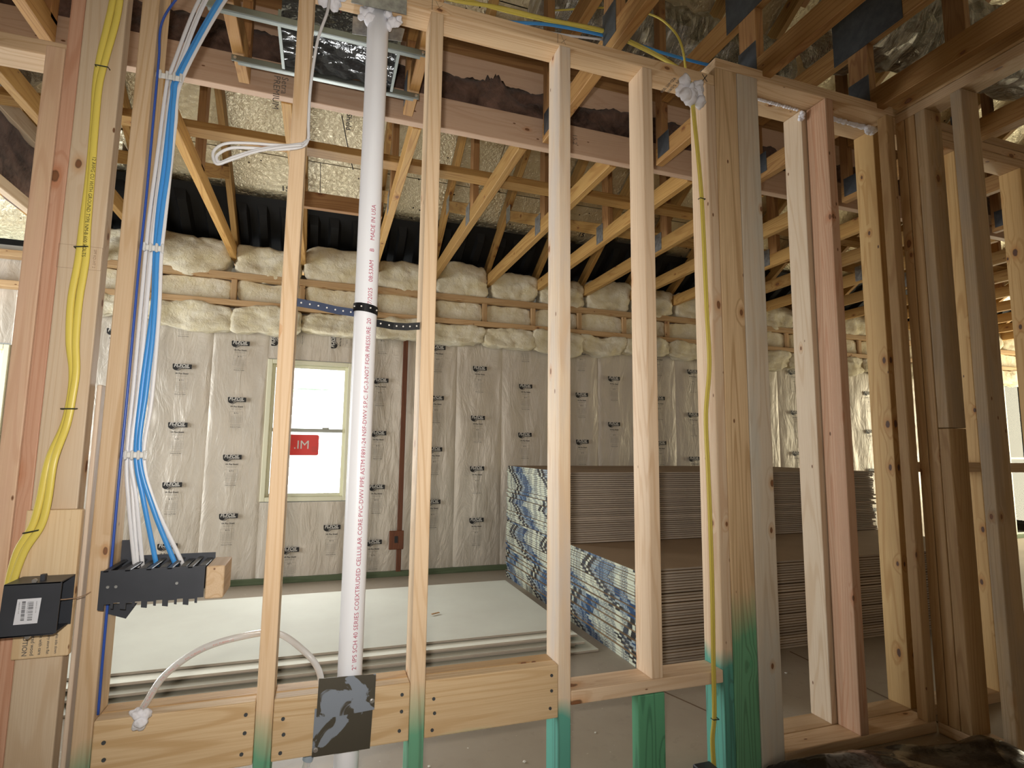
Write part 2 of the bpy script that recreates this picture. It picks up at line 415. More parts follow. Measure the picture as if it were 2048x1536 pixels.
def tube_bm(pts, rw, rt=None, seg=10, k=8, bm=None, up=Vector((0, 1, 0)), close=True):
    rt = rt or rw; bm = bm or bmesh.new(); P = catmull(pts, k) if k > 1 else [Vector(p) for p in pts]; rings = []
    for i, p in enumerate(P):
        t = (P[min(i + 1, len(P) - 1)] - P[max(i - 1, 0)]).normalized()
        s = t.cross(up)
        if s.length < 1e-3: s = t.cross(Vector((1, 0, 0)))
        s.normalize(); w = s.cross(t)
        rings.append([bm.verts.new(p + s * rw * math.cos(q) + w * rt * math.sin(q)) for q in [2 * math.pi * j / seg for j in range(seg)]])
    for a, b in zip(rings, rings[1:]):
        for j in range(seg): bm.faces.new((a[j], a[(j + 1) % seg], b[(j + 1) % seg], b[j]))
    if close: bm.faces.new(rings[0][::-1]); bm.faces.new(rings[-1])
    return bm
def cable(name, pts, rw, rt, mat, label, cat='cable', group=None, parent=None, seg=10):
    P0 = Vector(pts[0]); me = from_bm(tube_bm([Vector(p) - P0 for p in pts], rw, rt, seg), smooth=True)
    o = link(name, me, mat, parent, P0); 
    if parent is None: tag(o, label, cat, group)
    elif label: o['label'] = label
    return o
_tx = {}
def text_data(s, bold=0):
    if (s, bold) in _tx: return _tx[(s, bold)]
    cu = bpy.data.curves.new('t', 'FONT'); cu.body = s; cu.size = 1; cu.resolution_u = 2; cu.offset = bold
    o = bpy.data.objects.new('t', cu); COL.objects.link(o)
    dg = bpy.context.evaluated_depsgraph_get(); dg.update()
    me = bpy.data.meshes.new_from_object(o.evaluated_get(dg))
    V = [tuple(v.co) for v in me.vertices]; F = [tuple(p.vertices) for p in me.polygons]
    bpy.data.objects.remove(o); bpy.data.curves.remove(cu); bpy.data.meshes.remove(me)
    w = max((v[0] for v in V), default=1); _tx[(s, bold)] = (V, F, w); return _tx[(s, bold)]
def add_text(bm, s, fn, mat_index=0, bold=0, width=None, size=None):
    """fn maps the flat text's (x,y) in metres to a point"""
    V, F, w = text_data(s, bold); k = size if size else width / w
    vs = [bm.verts.new(fn(v[0] * k, v[1] * k)) for v in V]
    for fc in F:
        try: bm.faces.new([vs[i] for i in fc]).material_index = mat_index
        except ValueError: pass
    return w * k
def quad(bm, pts, mi=0):
    f = bm.faces.new([bm.verts.new(p) for p in pts]); f.material_index = mi; return f

# ------------------------------------------------------------------ the setting
FZ = -.977
def struct(name, me_or_none, mats=None, loc=(0, 0, 0)):
    if me_or_none is None:
        o = bpy.data.objects.new(name, None); COL.objects.link(o); o.location = loc
    else: o = link(name, me_or_none, mats, None, loc)
    o['kind'] = 'structure'; return o
floor = struct('floor', from_bm(box_bm(14, 10, .1)), M_floor, (2.5, 1.2, FZ - .05))
# saw-cut joints in the slab
for (p0, p1) in (((1.30, 2.27), (1.56, 1.42)), ((2.225, 2.27), (2.17, 1.42))):
    a, b = Vector((*p0, FZ + .0006)), Vector((*p1, FZ + .0006)); d = b - a
    link('control_joint', from_bm(box_bm(d.length, .007, .001)), plain('joint_brown', (.14, .09, .05), .8), floor, (a + b) / 2, Euler((0, 0, math.atan2(d.y, d.x))))

# back wall, cut around its windows.   X intervals of windows and their z
WY = 4.43
wins = [(-.405, .195, -.405, .635), (-2.75, -1.95, -.405, .63), (7.75, 8.75, -1.0, .88)]
wb = struct('wall_back', None, loc=(0, WY, FZ))
def wall_piece(x0, x1, z0, z1, parent=wb):
    plain_box('sheathing', (x0, x1), (WY + .02, WY + .14), (z0, min(z1, 1.30)), M_siding, parent)
xs = [-4.4]; 
for w in sorted(wins): xs += [w[0], w[1]]
xs.append(9.4)
for i in range(0, len(xs), 2): wall_piece(xs[i], xs[i + 1], FZ, 1.5)
for w in wins:
    wall_piece(w[0], w[1], FZ, w[2]) if w[2] > FZ + .02 else None
    wall_piece(w[0], w[1], w[3], 1.5)

def facing(x0, x1, z0, z1, seed, name='foil_facing'):
    nx, nz = max(6, int((x1 - x0) / .022)), max(4, int((z1 - z0) / .035)); bm = bmesh.new(); g = []
    for j in range(nz + 1):
        row = []
        for i in range(nx + 1):
            u = i / nx; x = x0 + (x1 - x0) * u; z = z0 + (z1 - z0) * j / nz
            e = min(u, 1 - u)
            puff = -.012 * min(1, e * 7)
            w = noise.noise(Vector((x * 7 + seed * 9, z * 2.2, seed))) * .010 + noise.noise(Vector((x * 22 + z * 5, z * 8, seed * 3))) * .004
            cr = .006 * math.exp(-((e - .07) / .02) ** 2)
            row.append(bm.verts.new((x, WY + .004 + puff * .6 + w * min(1, e * 9) - cr, z)))
        g.append(row)
    for j in range(nz):
        for i in range(nx): bm.faces.new((g[j][i], g[j][i + 1], g[j + 1][i + 1], g[j + 1][i]))
    c = Vector(((x0 + x1) / 2, WY, (z0 + z1) / 2))
    bmesh.ops.translate(bm, verts=bm.verts, vec=-c)
    o = link(name, from_bm(bm, smooth=True), M_facing, wb, c); return o

# printed column on the facing: banner with FI-FOIL, name, value box and small print
def print_mesh():
    bm = bmesh.new(); F = lambda ox, oz: (lambda x, y: (x + ox, -.0005, y + oz))
    # banner outline
    pts = [(-.060, .016), (-.055, .021), (-.02, .0185), (.02, .021), (.060, .0195), (.060, -.013), (-.016, -.013), (-.026, -.022), (-.034, -.027), (-.048, -.023), (-.058, -.013)]
    f = bm.faces.new([bm.verts.new((x, 0, z)) for x, z in pts]); f.material_index = 0
    quad(bm, [(-.034, 0, -.030), (-.026, 0, -.030), (-.002, 0, -.016), (-.010, 0, -.016)], 0)
    def sl(ox, oz, sh=.18): return lambda x, y: (x + ox + y * sh, -.0006, y + oz)
    add_text(bm, 'FI-FOIL', sl(-.052, -.003), 1, .02, width=.098)
    add_text(bm, 'COMPANY', F(-.030, -.0105), 1, .0, width=.078)
    add_text(bm, 'VR Plus Shield', F(-.041, -.052), 0, .03, width=.082)
    for z, w in ((-.064, .034), (-.070, .030)):
        add_text(bm, 'reflective insulation for walls', F(-w, z), 2, 0, width=2 * w)
    def rect(x0, x1, z0, z1, t=.0007):
        for a in ((x0, x1, z1 - t, z1), (x0, x1, z0, z0 + t), (x0, x0 + t, z0, z1), (x1 - t, x1, z0, z1)):
            quad(bm, [(a[0], 0, a[2]), (a[1], 0, a[2]), (a[1], 0, a[3]), (a[0], 0, a[3])], 2)
    rect(-.043, .043, -.158, -.084); rect(-.043, .043, -.110, -.084)
    add_text(bm, 'R 7.1', F(-.013, -.099), 0, .02, width=.026)
    for k in range(6):
        add_text(bm, 'installed per the printed instructions', F(-.036, -.120 - k * .0065), 2, 0, width=.072)
    for z, w, mi in ((-.166, .030, 2), (-.178, .033, 2), (-.184, .028, 2), (-.196, .034, 0), (-.206, .022, 2)):
        add_text(bm, 'fire retardant kraft perforated' if mi == 2 else 'Check your R-value', F(-w, z), mi, 0 if mi == 2 else .02, width=2 * w)
    me = from_bm(bm, 'print'); me.materials.append(M_inkblack); me.materials.append(M_white); me.materials.append(M_inkgrey); return me
PM = print_mesh()
def put_print(parent, X, Z, rot=0, rnd=0):
    o = bpy.data.objects.new('print', PM); COL.objects.link(o); o.parent = parent
    o.matrix_parent_inverse = wmat(parent).inverted(); o.location = (X, WY - .020, Z); o.rotation_euler = (0, rot, rnd)
top = 1.20
cols = [(-2.9, None), (-.96, .54), (-.595, .73), (.41, .51), (.85, .39), (1.205, .65), (1.61, .52), (2.14, .47), (2.46, .63), (2.93, .47), (3.30, .74), (3.72, .60), (4.12, .45), (4.53, .80), (4.98, .55), (5.54, .63), (5.95, .4), (6.35, .7), (6.75, .5), (7.15, .3), (7.50, .6)]
edges = [-4.4, -3.6, -3.15, -2.75]
sx_ = [-1.95, -1.55, -1.17, -.775, -.405, .195, .612, 1.02, 1.41, 1.87, 2.31, 2.70, 3.12, 3.52, 3.93, 4.33, 4.76, 5.25, 5.75, 6.15, 6.55, 6.95, 7.33, 7.75]
strips = [(-4.4, -3.6), (-3.6, -3.15), (-3.15, -2.75)] + list(zip(sx_, sx_[1:])) + [(8.75, 9.4)]
for i, (a, b) in enumerate(strips):
    if abs(a + .405) < .01:
        s1 = facing(a, b, .64, top, i); s2 = facing(a, b, FZ + .03, -.41, i + .5)
        put_print(s2, .10, -.60); put_print(s2, -.18, -.75)
        put_print(s1, -.37, .79, math.radians(-90)); put_print(s1, .05, .80, math.radians(-90)); continue
    st = facing(a, b, FZ + .03, top, i)
    m = [c for c in cols if a < c[0] < b and c[1] is not None]
    if a == -1.55: m = [(-1.36, .35)]
    if a == -1.95: m = [(-1.74, .6)]
    for X, Z in m:
        k = -4
        while k < 6:
            z = Z + k * .41; k += 1
            if FZ + .1 < z - .05 and z < .98: put_print(st, X + random.uniform(-.006, .006), z, 0, random.uniform(-.03, .03))
for w in wins[1:]:
    s = facing(w[0], w[1], w[3] + .01, top, w[0])
    if w[0] > 5: put_print(s, 7.88, .98, math.radians(-90))
    if w[2] > FZ + .1: facing(w[0], w[1], FZ + .03, w[2] - .01, w[0] + 1)
lumber('bottom_plate', (-4.4, 9.4), (WY - .03, WY + .02), (FZ, FZ + .04), wood('plate_dark_green', (.13, .17, .09), (.08, .11, .05)), wb, along=0)
# brown exposed strip and its small box
bs = thing('furring_strip', 'dark brown vertical strip with a small brown box on the silver-faced wall', 'strip', (.6, WY, -.94))
lumber('strip_board', (.575, .612), (WY - .034, WY - .018), (-.94, .84), M_brownstrip, bs)
plain_box('box_plate', (.515, .625), (WY - .045, WY - .034), (-.775, -.635), M_brownstrip, bs, .004)
plain_box('box_opening', (.555, .58), (WY - .048, WY - .045), (-.725, -.675), M_inkblack, bs)

# windows
def window(idx, x0, x1, z0, z1, rail=None, mat=M_frame):
    w = struct('window_%d' % idx, None, loc=((x0 + x1) / 2, WY, z0))
    t = .032; y = (WY - .01, WY + .09)
    plain_box('side_frame', (x0, x0 + t), y, (z0, z1), mat, w, .003); plain_box('side_frame', (x1 - t, x1), y, (z0, z1), mat, w, .003)
    plain_box('head_frame', (x0 + t, x1 - t), y, (z1 - t, z1), mat, w, .003); plain_box('sill_frame', (x0 + t, x1 - t), y, (z0, z0 + t), mat, w, .003)
    t2 = t + .022; yy = (WY + .03, WY + .06)
    zr = rail if rail is not None else (z0 + z1) / 2
    for a, b, c, d in ((x0 + t, x0 + t2, z0 + t, z1 - t), (x1 - t2, x1 - t, z0 + t, z1 - t), (x0 + t2, x1 - t2, z1 - t2, z1 - t), (x0 + t2, x1 - t2, z0 + t, z0 + t2)):
        plain_box('sash', (a, b), yy, (c, d), mat, w, .002)
    plain_box('meeting_rail', (x0 + t2, x1 - t2), (WY + .015, WY + .06), (zr - .014, zr + .012), M_rail, w, .002)
    lk = plain_box('sash_lock', ((x0 + x1) / 2 + .1, (x0 + x1) / 2 + .15), (WY + .01, WY + .03), (zr + .012, zr + .022), M_rail, w, .002)
    plain_box('pane', (x0 + t2, x1 - t2), (WY + .042, WY + .046), (zr + .012, z1 - t2), M_glass, w)
    plain_box('pane', (x0 + t2, x1 - t2), (WY + .042, WY + .046), (z0 + t2, zr - .014), M_glass, w)
    return w
window(1, *wins[0][:4], rail=.115); window(2, *wins[1][:4], rail=.10); window(3, wins[2][0], wins[2][1], wins[2][2] + .02, wins[2][3])
# sticker, seen from behind through the glass
bm = bmesh.new()
pts = []
for cx, cz, a0 in ((.103, .063, 0), (-.103, .063, 90), (-.103, -.063, 180), (.103, -.063, 270)):
    for q in range(4): an = math.radians(a0 + q * 30); pts.append((cx + .014 * math.cos(an), 0, cz + .014 * math.sin(an)))
bm.faces.new([bm.verts.new(p) for p in pts]).material_index = 0
add_text(bm, 'MI', lambda x, y: (.052 - x, -.001, y - .028), 1, 0, width=.085)
quad(bm, [(-.055, -.001, -.028), (-.046, -.001, -.028), (-.046, -.001, -.018), (-.055, -.001, -.018)], 1)
for k in range(5): add_text(bm, 'energy performance ratings', lambda x, y, k=k: (-.06 - x * .9 + .0, -.001, y + .045 - k * .011), 2, 0, width=.045)
for k in range(4): add_text(bm, 'certified window', lambda x, y, k=k: (.108 - x, -.001, y - .05 + k * .011), 2, 0, width=.04)
st = link('window_sticker', from_bm(bm), [M_red, M_white, M_inkgrey], None, (-.175 + .035, WY + .037, 0.005))
tag(st, 'red sticker with white mirrored letters on the lower pane of the window', 'sticker')
# outside: neighbour's house and a block wall
nb = thing('neighbour_house', 'overexposed pale house with lap siding outside the window', 'house', (0, 9, FZ))
for k in range(16): plain_box('siding_board', (-5.2, .25), (9 + .0, 9.02 + (k % 2) * .0), (FZ + k * .13, FZ + k * .13 + .122), M_siding, nb)
for z in (.86, .80): plain_box('trim_board', (-.45, .1), (8.95, 9), (z, z + .03), plain('green_trim', (.35, .5, .3), .6), nb)
bw = thing('block_wall', 'cream concrete block wall outside the right-hand window', 'wall', (9.5, 6.6, FZ))
bmk = box_bm(.39, .19, .19, .006); bme = from_bm(bmk)
for j in range(11):
    for i in range(12):
        o = link('block', bme, M_block, bw, (8.2 + i * .4 + (j % 2) * .2, 6.6, FZ + .1 + j * .2))

# ledger band at truss heels: two horizontal boards with cripples between
ld = thing('ledger_frame', 'tan two-board ledger with short cripples along the top of the silver-faced wall', 'ledger', (2, 4.36, .99))
lumber('ledger_board', (-4.3, 9.3), (4.318, 4.405), (1.190, 1.233), W_ledge, ld, label='upper board of the ledger')
lumber('ledger_board', (-4.3, 9.3), (4.318, 4.405), (.990, 1.032), W_ledge, ld, label='lower board of the ledger')
K = 1.036
heels0 = [-1.62, -1.13, -.633, -.187, .30, .751, 1.184, 1.60, 2.02, 2.45, 2.89, 3.33, 3.78, 4.25, 4.72, 5.2, 5.7, 6.2, 6.7, 7.2, 7.7]
heels = [x * 1.063 for x in heels0]
for x in heels0: lumber('cripple_stud', (x * K - .019, x * K + .019), (4.35, 4.40), (1.032, 1.190), W_ledge, ld)

# roof deck
SL = .60
def roofz(y): return 1.45 + SL * (4.465 - y)
ceil = struct('ceiling', None, loc=(2, 1, 2.5))
ang = math.atan(SL)
def sheath(x0, x1, y0, y1):
    cy = (y0 + y1) / 2; L = (y1 - y0) / math.cos(ang)
    me = from_bm(box_bm(x1 - x0 - .004, L - .006, .014))
    return link('sheathing_panel', me, M_foil, ceil, ((x0 + x1) / 2, cy, roofz(cy) + .089 / math.cos(ang) + .012), Euler((-ang, 0, 0)))
yy = 4.9; row = 0
while yy > -1.0:
    y0 = yy - 1.22 * math.cos(ang); x = -5.0 - (row % 2) * 1.22 + .02
    while x < 9.6: sheath(x, x + 2.44, y0, yy); x += 2.44
    yy = y0; row += 1
yr = yy; zr = roofz(yr)
cvy = 1.95; link('sky_blocker', from_bm(box_bm(15, 7.4, .01)), M_black, ceil, (2.4, cvy, roofz(cvy) + .089 / math.cos(ang) + .034), Euler((-ang, 0, 0)))  # added unseen slab, keeps sky from showing through the panel gaps
# the other slope of the roof and the enclosing walls behind the camera
bk = link('sheathing_panel', from_bm(box_bm(15, 6.2, .014)), M_foil, ceil, (2.4, yr - 2.6, zr - SL * 2.6 + .13), Euler((ang, 0, 0)))
wl_ = struct('wall_left', from_bm(box_bm(.1, 9.6, 6)), M_siding, (-4.45, .3, FZ + 3))
wr_ = struct('wall_right', from_bm(box_bm(.1, 9.6, 6)), M_siding, (9.45, .3, FZ + 3))
wf_ = struct('wall_front', from_bm(box_bm(14, .1, 4.2)), W_tan, (2.5, -3.6, FZ + 2.1))
# eave board closing between wall top and roof
trim = struct('trim_1', from_bm(box_bm(13.8, .04, .5)), M_black, (2.5, 4.72, 1.5))

# lettering on the foil
def roof_text(parent, s, X, Y, size, rot, name='print', bold=.01):
    bm = bmesh.new(); add_text(bm, s, lambda x, y: (x, y, 0), 0, bold, size=size)
    z = roofz(Y) + .089 / math.cos(ang) + .0035
    o = link(name, from_bm(bm), M_inkblack, parent, (X, Y, z))
    o.rotation_euler = (Matrix.Rotation(-ang, 3, 'X') @ Matrix.Rotation(math.pi, 3, 'X') @ Matrix.Rotation(rot, 3, 'Z')).to_euler()
    return o
# ------------------------------------------------------------------ far trusses
G = 'roof trusses over the far room'
def plate_on(parent, X, y, z, w, h, side=-1, mat=M_galv, rot=0):
    me = from_bm(box_bm(.0015, w, h))
    return link('nail_plate', me, mat, parent, (X + side * .0202, y, z), Euler((rot, 0, 0)))
words = ['leftmost, half hidden behind the left boards', 'second from the left, beside the blue cables', 'just right of the blue cables', 'behind the loose white cable', 'behind the white drain pipe', 'right of the drain pipe', 'in the bay left of the weathered stud', 'behind the weathered stud', 'in the bay right of the weathered stud', 'left of the yellow cable', 'behind the yellow cable']
for i, x in enumerate(heels):
    lab = 'tan far-room roof truss, ' + (words[i] if i < len(words) else ordw(i - len(words)) + ' one right of the corner post')
    t = thing('roof_truss', lab, 'truss', (x, 4.2, 1.27), G)
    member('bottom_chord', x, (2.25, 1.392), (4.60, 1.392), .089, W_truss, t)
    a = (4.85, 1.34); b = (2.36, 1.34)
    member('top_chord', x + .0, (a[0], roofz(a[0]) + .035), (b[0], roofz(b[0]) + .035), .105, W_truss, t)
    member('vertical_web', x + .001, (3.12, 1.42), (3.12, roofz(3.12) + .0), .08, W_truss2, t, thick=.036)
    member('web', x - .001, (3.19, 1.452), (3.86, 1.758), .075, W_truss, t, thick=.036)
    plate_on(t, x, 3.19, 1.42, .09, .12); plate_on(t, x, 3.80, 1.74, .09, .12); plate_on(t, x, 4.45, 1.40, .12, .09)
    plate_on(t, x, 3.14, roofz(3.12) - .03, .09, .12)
br = lumber('lateral_brace', (-1.8, 8.0), (2.74, 2.83), (1.4385, 1.4765), W_truss); tag(br, 'long tan brace board lying across the far bottom chords', 'brace')
br2 = lumber('blocking_board', (-.178, .298), (3.52, 3.56), (1.465, 1.565), W_truss2, None); tag(br2, 'short dark blocking board between two far trusses beside the drain pipe', 'brace')

BAY = ['far left bay', 'second bay from the left', 'beside the blue cables', 'behind the white drain pipe', 'right of the drain pipe', 'left of the weathered stud', 'behind the weathered stud', 'right of the weathered stud', 'left of the yellow cable', 'behind the yellow cable', 'behind the corner post']
# black vent baffles between the trusses near the eave
def baffle_mesh(w):
    bm = bmesh.new(); nx, ny = 26, 14; g = []; Lb = .86
    for j in range(ny + 1):
        row = []
        for i in range(nx + 1):
            u = i / nx; s = j / ny
            rib = -.035 * (1 if (math.sin(u * math.pi * 6) > .15) else 0) * (1 if .08 < s < .97 else 0)
            row.append(bm.verts.new(((u - .5) * w, (s - .5) * Lb, rib - (.02 if j == ny else 0))))
        g.append(row)
    for j in range(ny):
        for i in range(nx): bm.faces.new((g[j][i], g[j][i + 1], g[j + 1][i + 1], g[j + 1][i]))
    return from_bm(bm)
for i, (x0, x1) in enumerate(zip(heels, heels[1:])):
    yb = 4.47; off = random.uniform(-.06, .03) + (.0 if i > 1 else .0)
    me = baffle_mesh(x1 - x0 - .045)
    o = link('vent_baffle', me, M_black, None, ((x0 + x1) / 2, yb + off, roofz(yb + off) + .055), Euler((-ang, 0, 0)))
    tag(o, 'ribbed black vent baffle under the foil deck, ' + (BAY[i] if i < len(BAY) else ordw(i - len(BAY)) + ' bay right of the corner post'), 'vent baffle', 'black vent baffles at the eave')

# fluffy batts
def batt_bm(w, h, d, seed, amp=.03):
    bm = bmesh.new(); bmesh.ops.create_cube(bm, size=1)
    bmesh.ops.subdivide_edges(bm, edges=bm.edges[:], cuts=15, use_grid_fill=True)
    for v in bm.verts:
        c = v.co.copy(); q = Vector((abs(c.x) * 2, abs(c.y) * 2, abs(c.z) * 2)); n_ = (q.x ** 7 + q.y ** 7 + q.z ** 7) ** (1 / 7)
        c = c / max(n_, .01)
        p = Vector((c.x * w, c.y * d, c.z * h)); k = noise.noise(p * 5 + Vector((seed * 7, seed, 0))) * amp + noise.noise(p * 15 + Vector((seed, 0, seed * 3))) * amp * .42 + noise.noise(p * 42 + Vector((0, seed, seed))) * amp * .28
        v.co = p + c.normalized() * k
        v.co.z -= .10 * h * (1 - (2 * c.x) ** 2) * (1 if c.z < 0 else -.2)
    return bm
def batt(x0, x1, z0, z1, y0, y1, seed, label, group, amp=.03, mat=M_batt):
    o = link('insulation_batt', from_bm(batt_bm(x1 - x0, z1 - z0, y1 - y0, seed, amp), smooth=True), mat, None, ((x0 + x1) / 2, (y0 + y1) / 2, (z0 + z1) / 2))
    return tag(o, label, 'insulation', group)
for i, (x0, x1) in enumerate(zip(heels, heels[1:])):
    pos = BAY[i] if i < len(BAY) else ordw(i - len(BAY)) + ' bay right of the corner post'
    batt(x0 + .012, x1 - .012, 1.232, 1.47 + random.uniform(-.02, .025), 4.32, 4.50, i, 'puffy white batt above the ledger, ' + pos, 'upper white batts', .035)
    batt(x0 * .975 + .02, x1 * .975 - .02, 1.034, 1.188, 4.365, 4.42, i + 40, 'white insulation strip between ledger boards, ' + pos, 'white batts between the ledger boards', .02)
    batt(x0 * .975 - .006, x1 * .975 + .006, .835 + random.uniform(-.03, .03), .99, 4.31, 4.415, i + 80, 'white batt sagging below the ledger, ' + pos, 'lower white batts', .04)

# ------------------------------------------------------------------ dropped header between the rooms
hb = lumber('header_board', (-1.9, 7.5), (2.20, 2.238), (1.345, 1.482), W_beam); tag(hb, 'long pinkish lower header board spanning behind the stud wall', 'beam')
hb2 = lumber('header_board', (-1.9, 7.5), (2.24, 2.278), (1.59, 1.73), W_beam); tag(hb2, 'long pinkish upper header board above the brown insulation', 'beam')
hb3 = lumber('header_board', (-1.9, 7.5), (2.30, 2.338), (1.76, 1.95), W_truss2); tag(hb3, 'dark topmost header board above the pinkish boards', 'beam')  # dark board fills the dark gap above the upper pinkish one
bm = batt_bm(5.2, .17, .07, 5, .0)
for v in bm.verts: pass
bm.free()
def long_batt(name, x0, x1, z0, z1, y0, y1, seed, mat, label):
    bm = bmesh.new(); nx, na = int((x1 - x0) / .012), 30; rings = []
    for i in range(nx + 1):
        x = x0 + (x1 - x0) * i / nx; row = []
        for j in range(na):
            a = 2 * math.pi * j / na; cy, cz = math.cos(a), math.sin(a)
            k = 1 / max(abs(cy), abs(cz)) * .9
            y = (y0 + y1) / 2 + cy * k * (y1 - y0) / 2; z = (z0 + z1) / 2 + cz * k * (z1 - z0) / 2
            n1 = noise.noise(Vector((x * 6, y * 9 + cz, z * 9 + seed))) * .028 + noise.noise(Vector((x * 17, cy * 4, cz * 5 + seed))) * .020 + noise.noise(Vector((x * 50, cy * 9, cz * 12 + seed))) * .009
            tear = .035 * math.exp(-((x - .66) / .05) ** 2) * (1 + noise.noise(Vector((x * 60, cz * 4, 0))) * 1.6) if cz > .3 else 0
            row.append(bm.verts.new((x, y + cy * n1 * .7, z + cz * n1 + tear)))
        rings.append(row)
    for a, b in zip(rings, rings[1:]):
        for j in range(na): bm.faces.new((a[j], a[(j + 1) % na], b[(j + 1) % na], b[j]))
    bm.faces.new(rings[0][::-1]); bm.faces.new(rings[-1])
    c = Vector(((x0 + x1) / 2, (y0 + y1) / 2, (z0 + z1) / 2)); bmesh.ops.translate(bm, verts=bm.verts, vec=-c)
    o = link(name, from_bm(bm, smooth=True), mat, None, c); return tag(o, label, 'insulation')
long_batt('insulation_batt', -1.6, 5.5, 1.475, 1.625, 2.215, 2.32, 3, M_brownbatt, 'dark brown torn insulation batt between the two pinkish header boards')
o = link('insulation_batt', from_bm(batt_bm(.08, .31, 1.3, 77, .03), smooth=True), M_brownbatt, None, (-1.55, 3.3, 1.41)); tag(o, 'brown insulation batt between pale boards at the far left edge', 'insulation')
# print on the header
def flat_text(parent, s, origin, xdir, ydir, width, mat, name='print', bold=0, lines=None):
    bm = bmesh.new(); X = Vector(xdir); Y = Vector(ydir)
    for k, ln in enumerate(lines or [s]):
        add_text(bm, ln, lambda x, y, k=k: tuple(X * x + Y * (y - k * width * .42)), 0, bold, size=width)
    return link(name, from_bm(bm), mat, parent, origin)
flat_text(hb, '', (-.215, 2.1985, 1.425), (0, 0, -1), (1, 0, 0), .034, M_inkgrey, lines=['Setra', '', 'PREMIUM'])
flat_text(hb, '', (1.025, 2.1985, 1.44), (0, 0, -1), (1, 0, 0), .03, M_inkgrey, lines=['15.2'])

# ------------------------------------------------------------------ near trusses
W_near_shaded = wood('truss_lumber_near_shaded', (.48, .27, .09), (.28, .12, .03), grain=1.2, knots=.8, var=.15)  # darker copy of the truss wood; overhead dimness put into its colour
xs_n = [-1.56, -.95, -.341, .269, .884, 1.468, 2.03, 2.64, 3.25, 3.86]
nw = ['at the far left edge', 'above the left boards', 'left end of the hanger rails', 'right end of the hanger rails', 'crossing the plate left of the second weathered stud', 'ending above the yellow cable', 'beside the corner of the right wall', 'first beyond the right wall', 'second beyond the right wall', 'last at the upper right']
for i, x in enumerate(xs_n):
    t = thing('roof_truss', 'orange-brown overhead truss, ' + nw[i], 'truss', (x, 2.17, 1.35), 'roof trusses over the near room')
    member('bottom_chord', x, (-1.2, 1.395), (2.175, 1.395), .089, W_near_shaded, t)
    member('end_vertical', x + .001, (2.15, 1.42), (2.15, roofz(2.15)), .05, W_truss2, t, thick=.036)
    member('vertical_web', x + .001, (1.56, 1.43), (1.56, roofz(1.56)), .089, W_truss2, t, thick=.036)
    member('middle_chord', x, (-1.2, 1.69), (2.12, 1.69), .089, W_near_shaded, t)
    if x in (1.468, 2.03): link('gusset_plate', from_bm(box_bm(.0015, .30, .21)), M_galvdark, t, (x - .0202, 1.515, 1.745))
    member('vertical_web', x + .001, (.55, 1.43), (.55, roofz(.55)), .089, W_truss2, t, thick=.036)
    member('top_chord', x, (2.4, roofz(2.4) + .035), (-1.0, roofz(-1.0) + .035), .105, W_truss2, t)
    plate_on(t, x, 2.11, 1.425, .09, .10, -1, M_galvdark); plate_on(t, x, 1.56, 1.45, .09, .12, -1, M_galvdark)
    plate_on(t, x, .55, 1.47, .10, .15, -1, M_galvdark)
# left far corner: brown batt held between two pale boards
kb = lumber('ceiling_board', (-1.54, -1.50), (2.3, 4.3), (1.56, 1.65), W_cream); tag(kb, 'pale board above the brown insulation at the far left edge', 'board')
kb = lumber('ceiling_board', (-1.54, -1.50), (2.3, 4.3), (1.20, 1.26), W_cream); tag(kb, 'pale board below the brown insulation at the far left edge', 'board')
# foil-wrapped ducts above
def duct(pts, rad, label, seed, mat=M_crumple):
    P = catmull(pts, 14); bm = bmesh.new(); rings = []; seg = 26
    for i, p in enumerate(P):
        t = (P[min(i + 1, len(P) - 1)] - P[max(i - 1, 0)]).normalized(); s = t.cross(Vector((0, 0, 1))).normalized(); w = s.cross(t)
        row = []
        for j in range(seg):
            a = 2 * math.pi * j / seg
            rr = rad * (1 + .07 * math.sin(i * 1.9) + .22 * noise.noise(Vector((i * .35, math.cos(a) * 2, math.sin(a) * 2 + seed))))
            row.append(bm.verts.new(p + s * rr * math.cos(a) + w * rr * math.sin(a)))
        rings.append(row)
    for a, b in zip(rings, rings[1:]):
        for j in range(seg): bm.faces.new((a[j], a[(j + 1) % seg], b[(j + 1) % seg], b[j]))
    bm.faces.new(rings[0][::-1]); bm.faces.new(rings[-1]); bmesh.ops.recalc_face_normals(bm, faces=bm.faces)
    o = link('flexible_duct', from_bm(bm), mat, None); return tag(o, label, 'duct')
duct([(.95, 2.46, 2.36), (1.4, 2.46, 2.30), (1.9, 2.45, 2.26), (2.5, 2.45, 2.26)], .165, 'crumpled silver flexible duct above the yellow cable arc', 1)
duct([(2.25, 1.87, 2.02), (2.7, 1.86, 2.16), (3.3, 1.86, 2.22), (4.4, 1.86, 2.2)], .18, 'crumpled silver flexible duct at the upper right', 2)
duct([(-1.9, 3.6, 1.75), (-1.35, 2.9, 1.80), (-.95, 2.45, 1.72), (-.75, 2.4, 1.9)], .12, 'small silver flexible duct behind the left boards', 4)

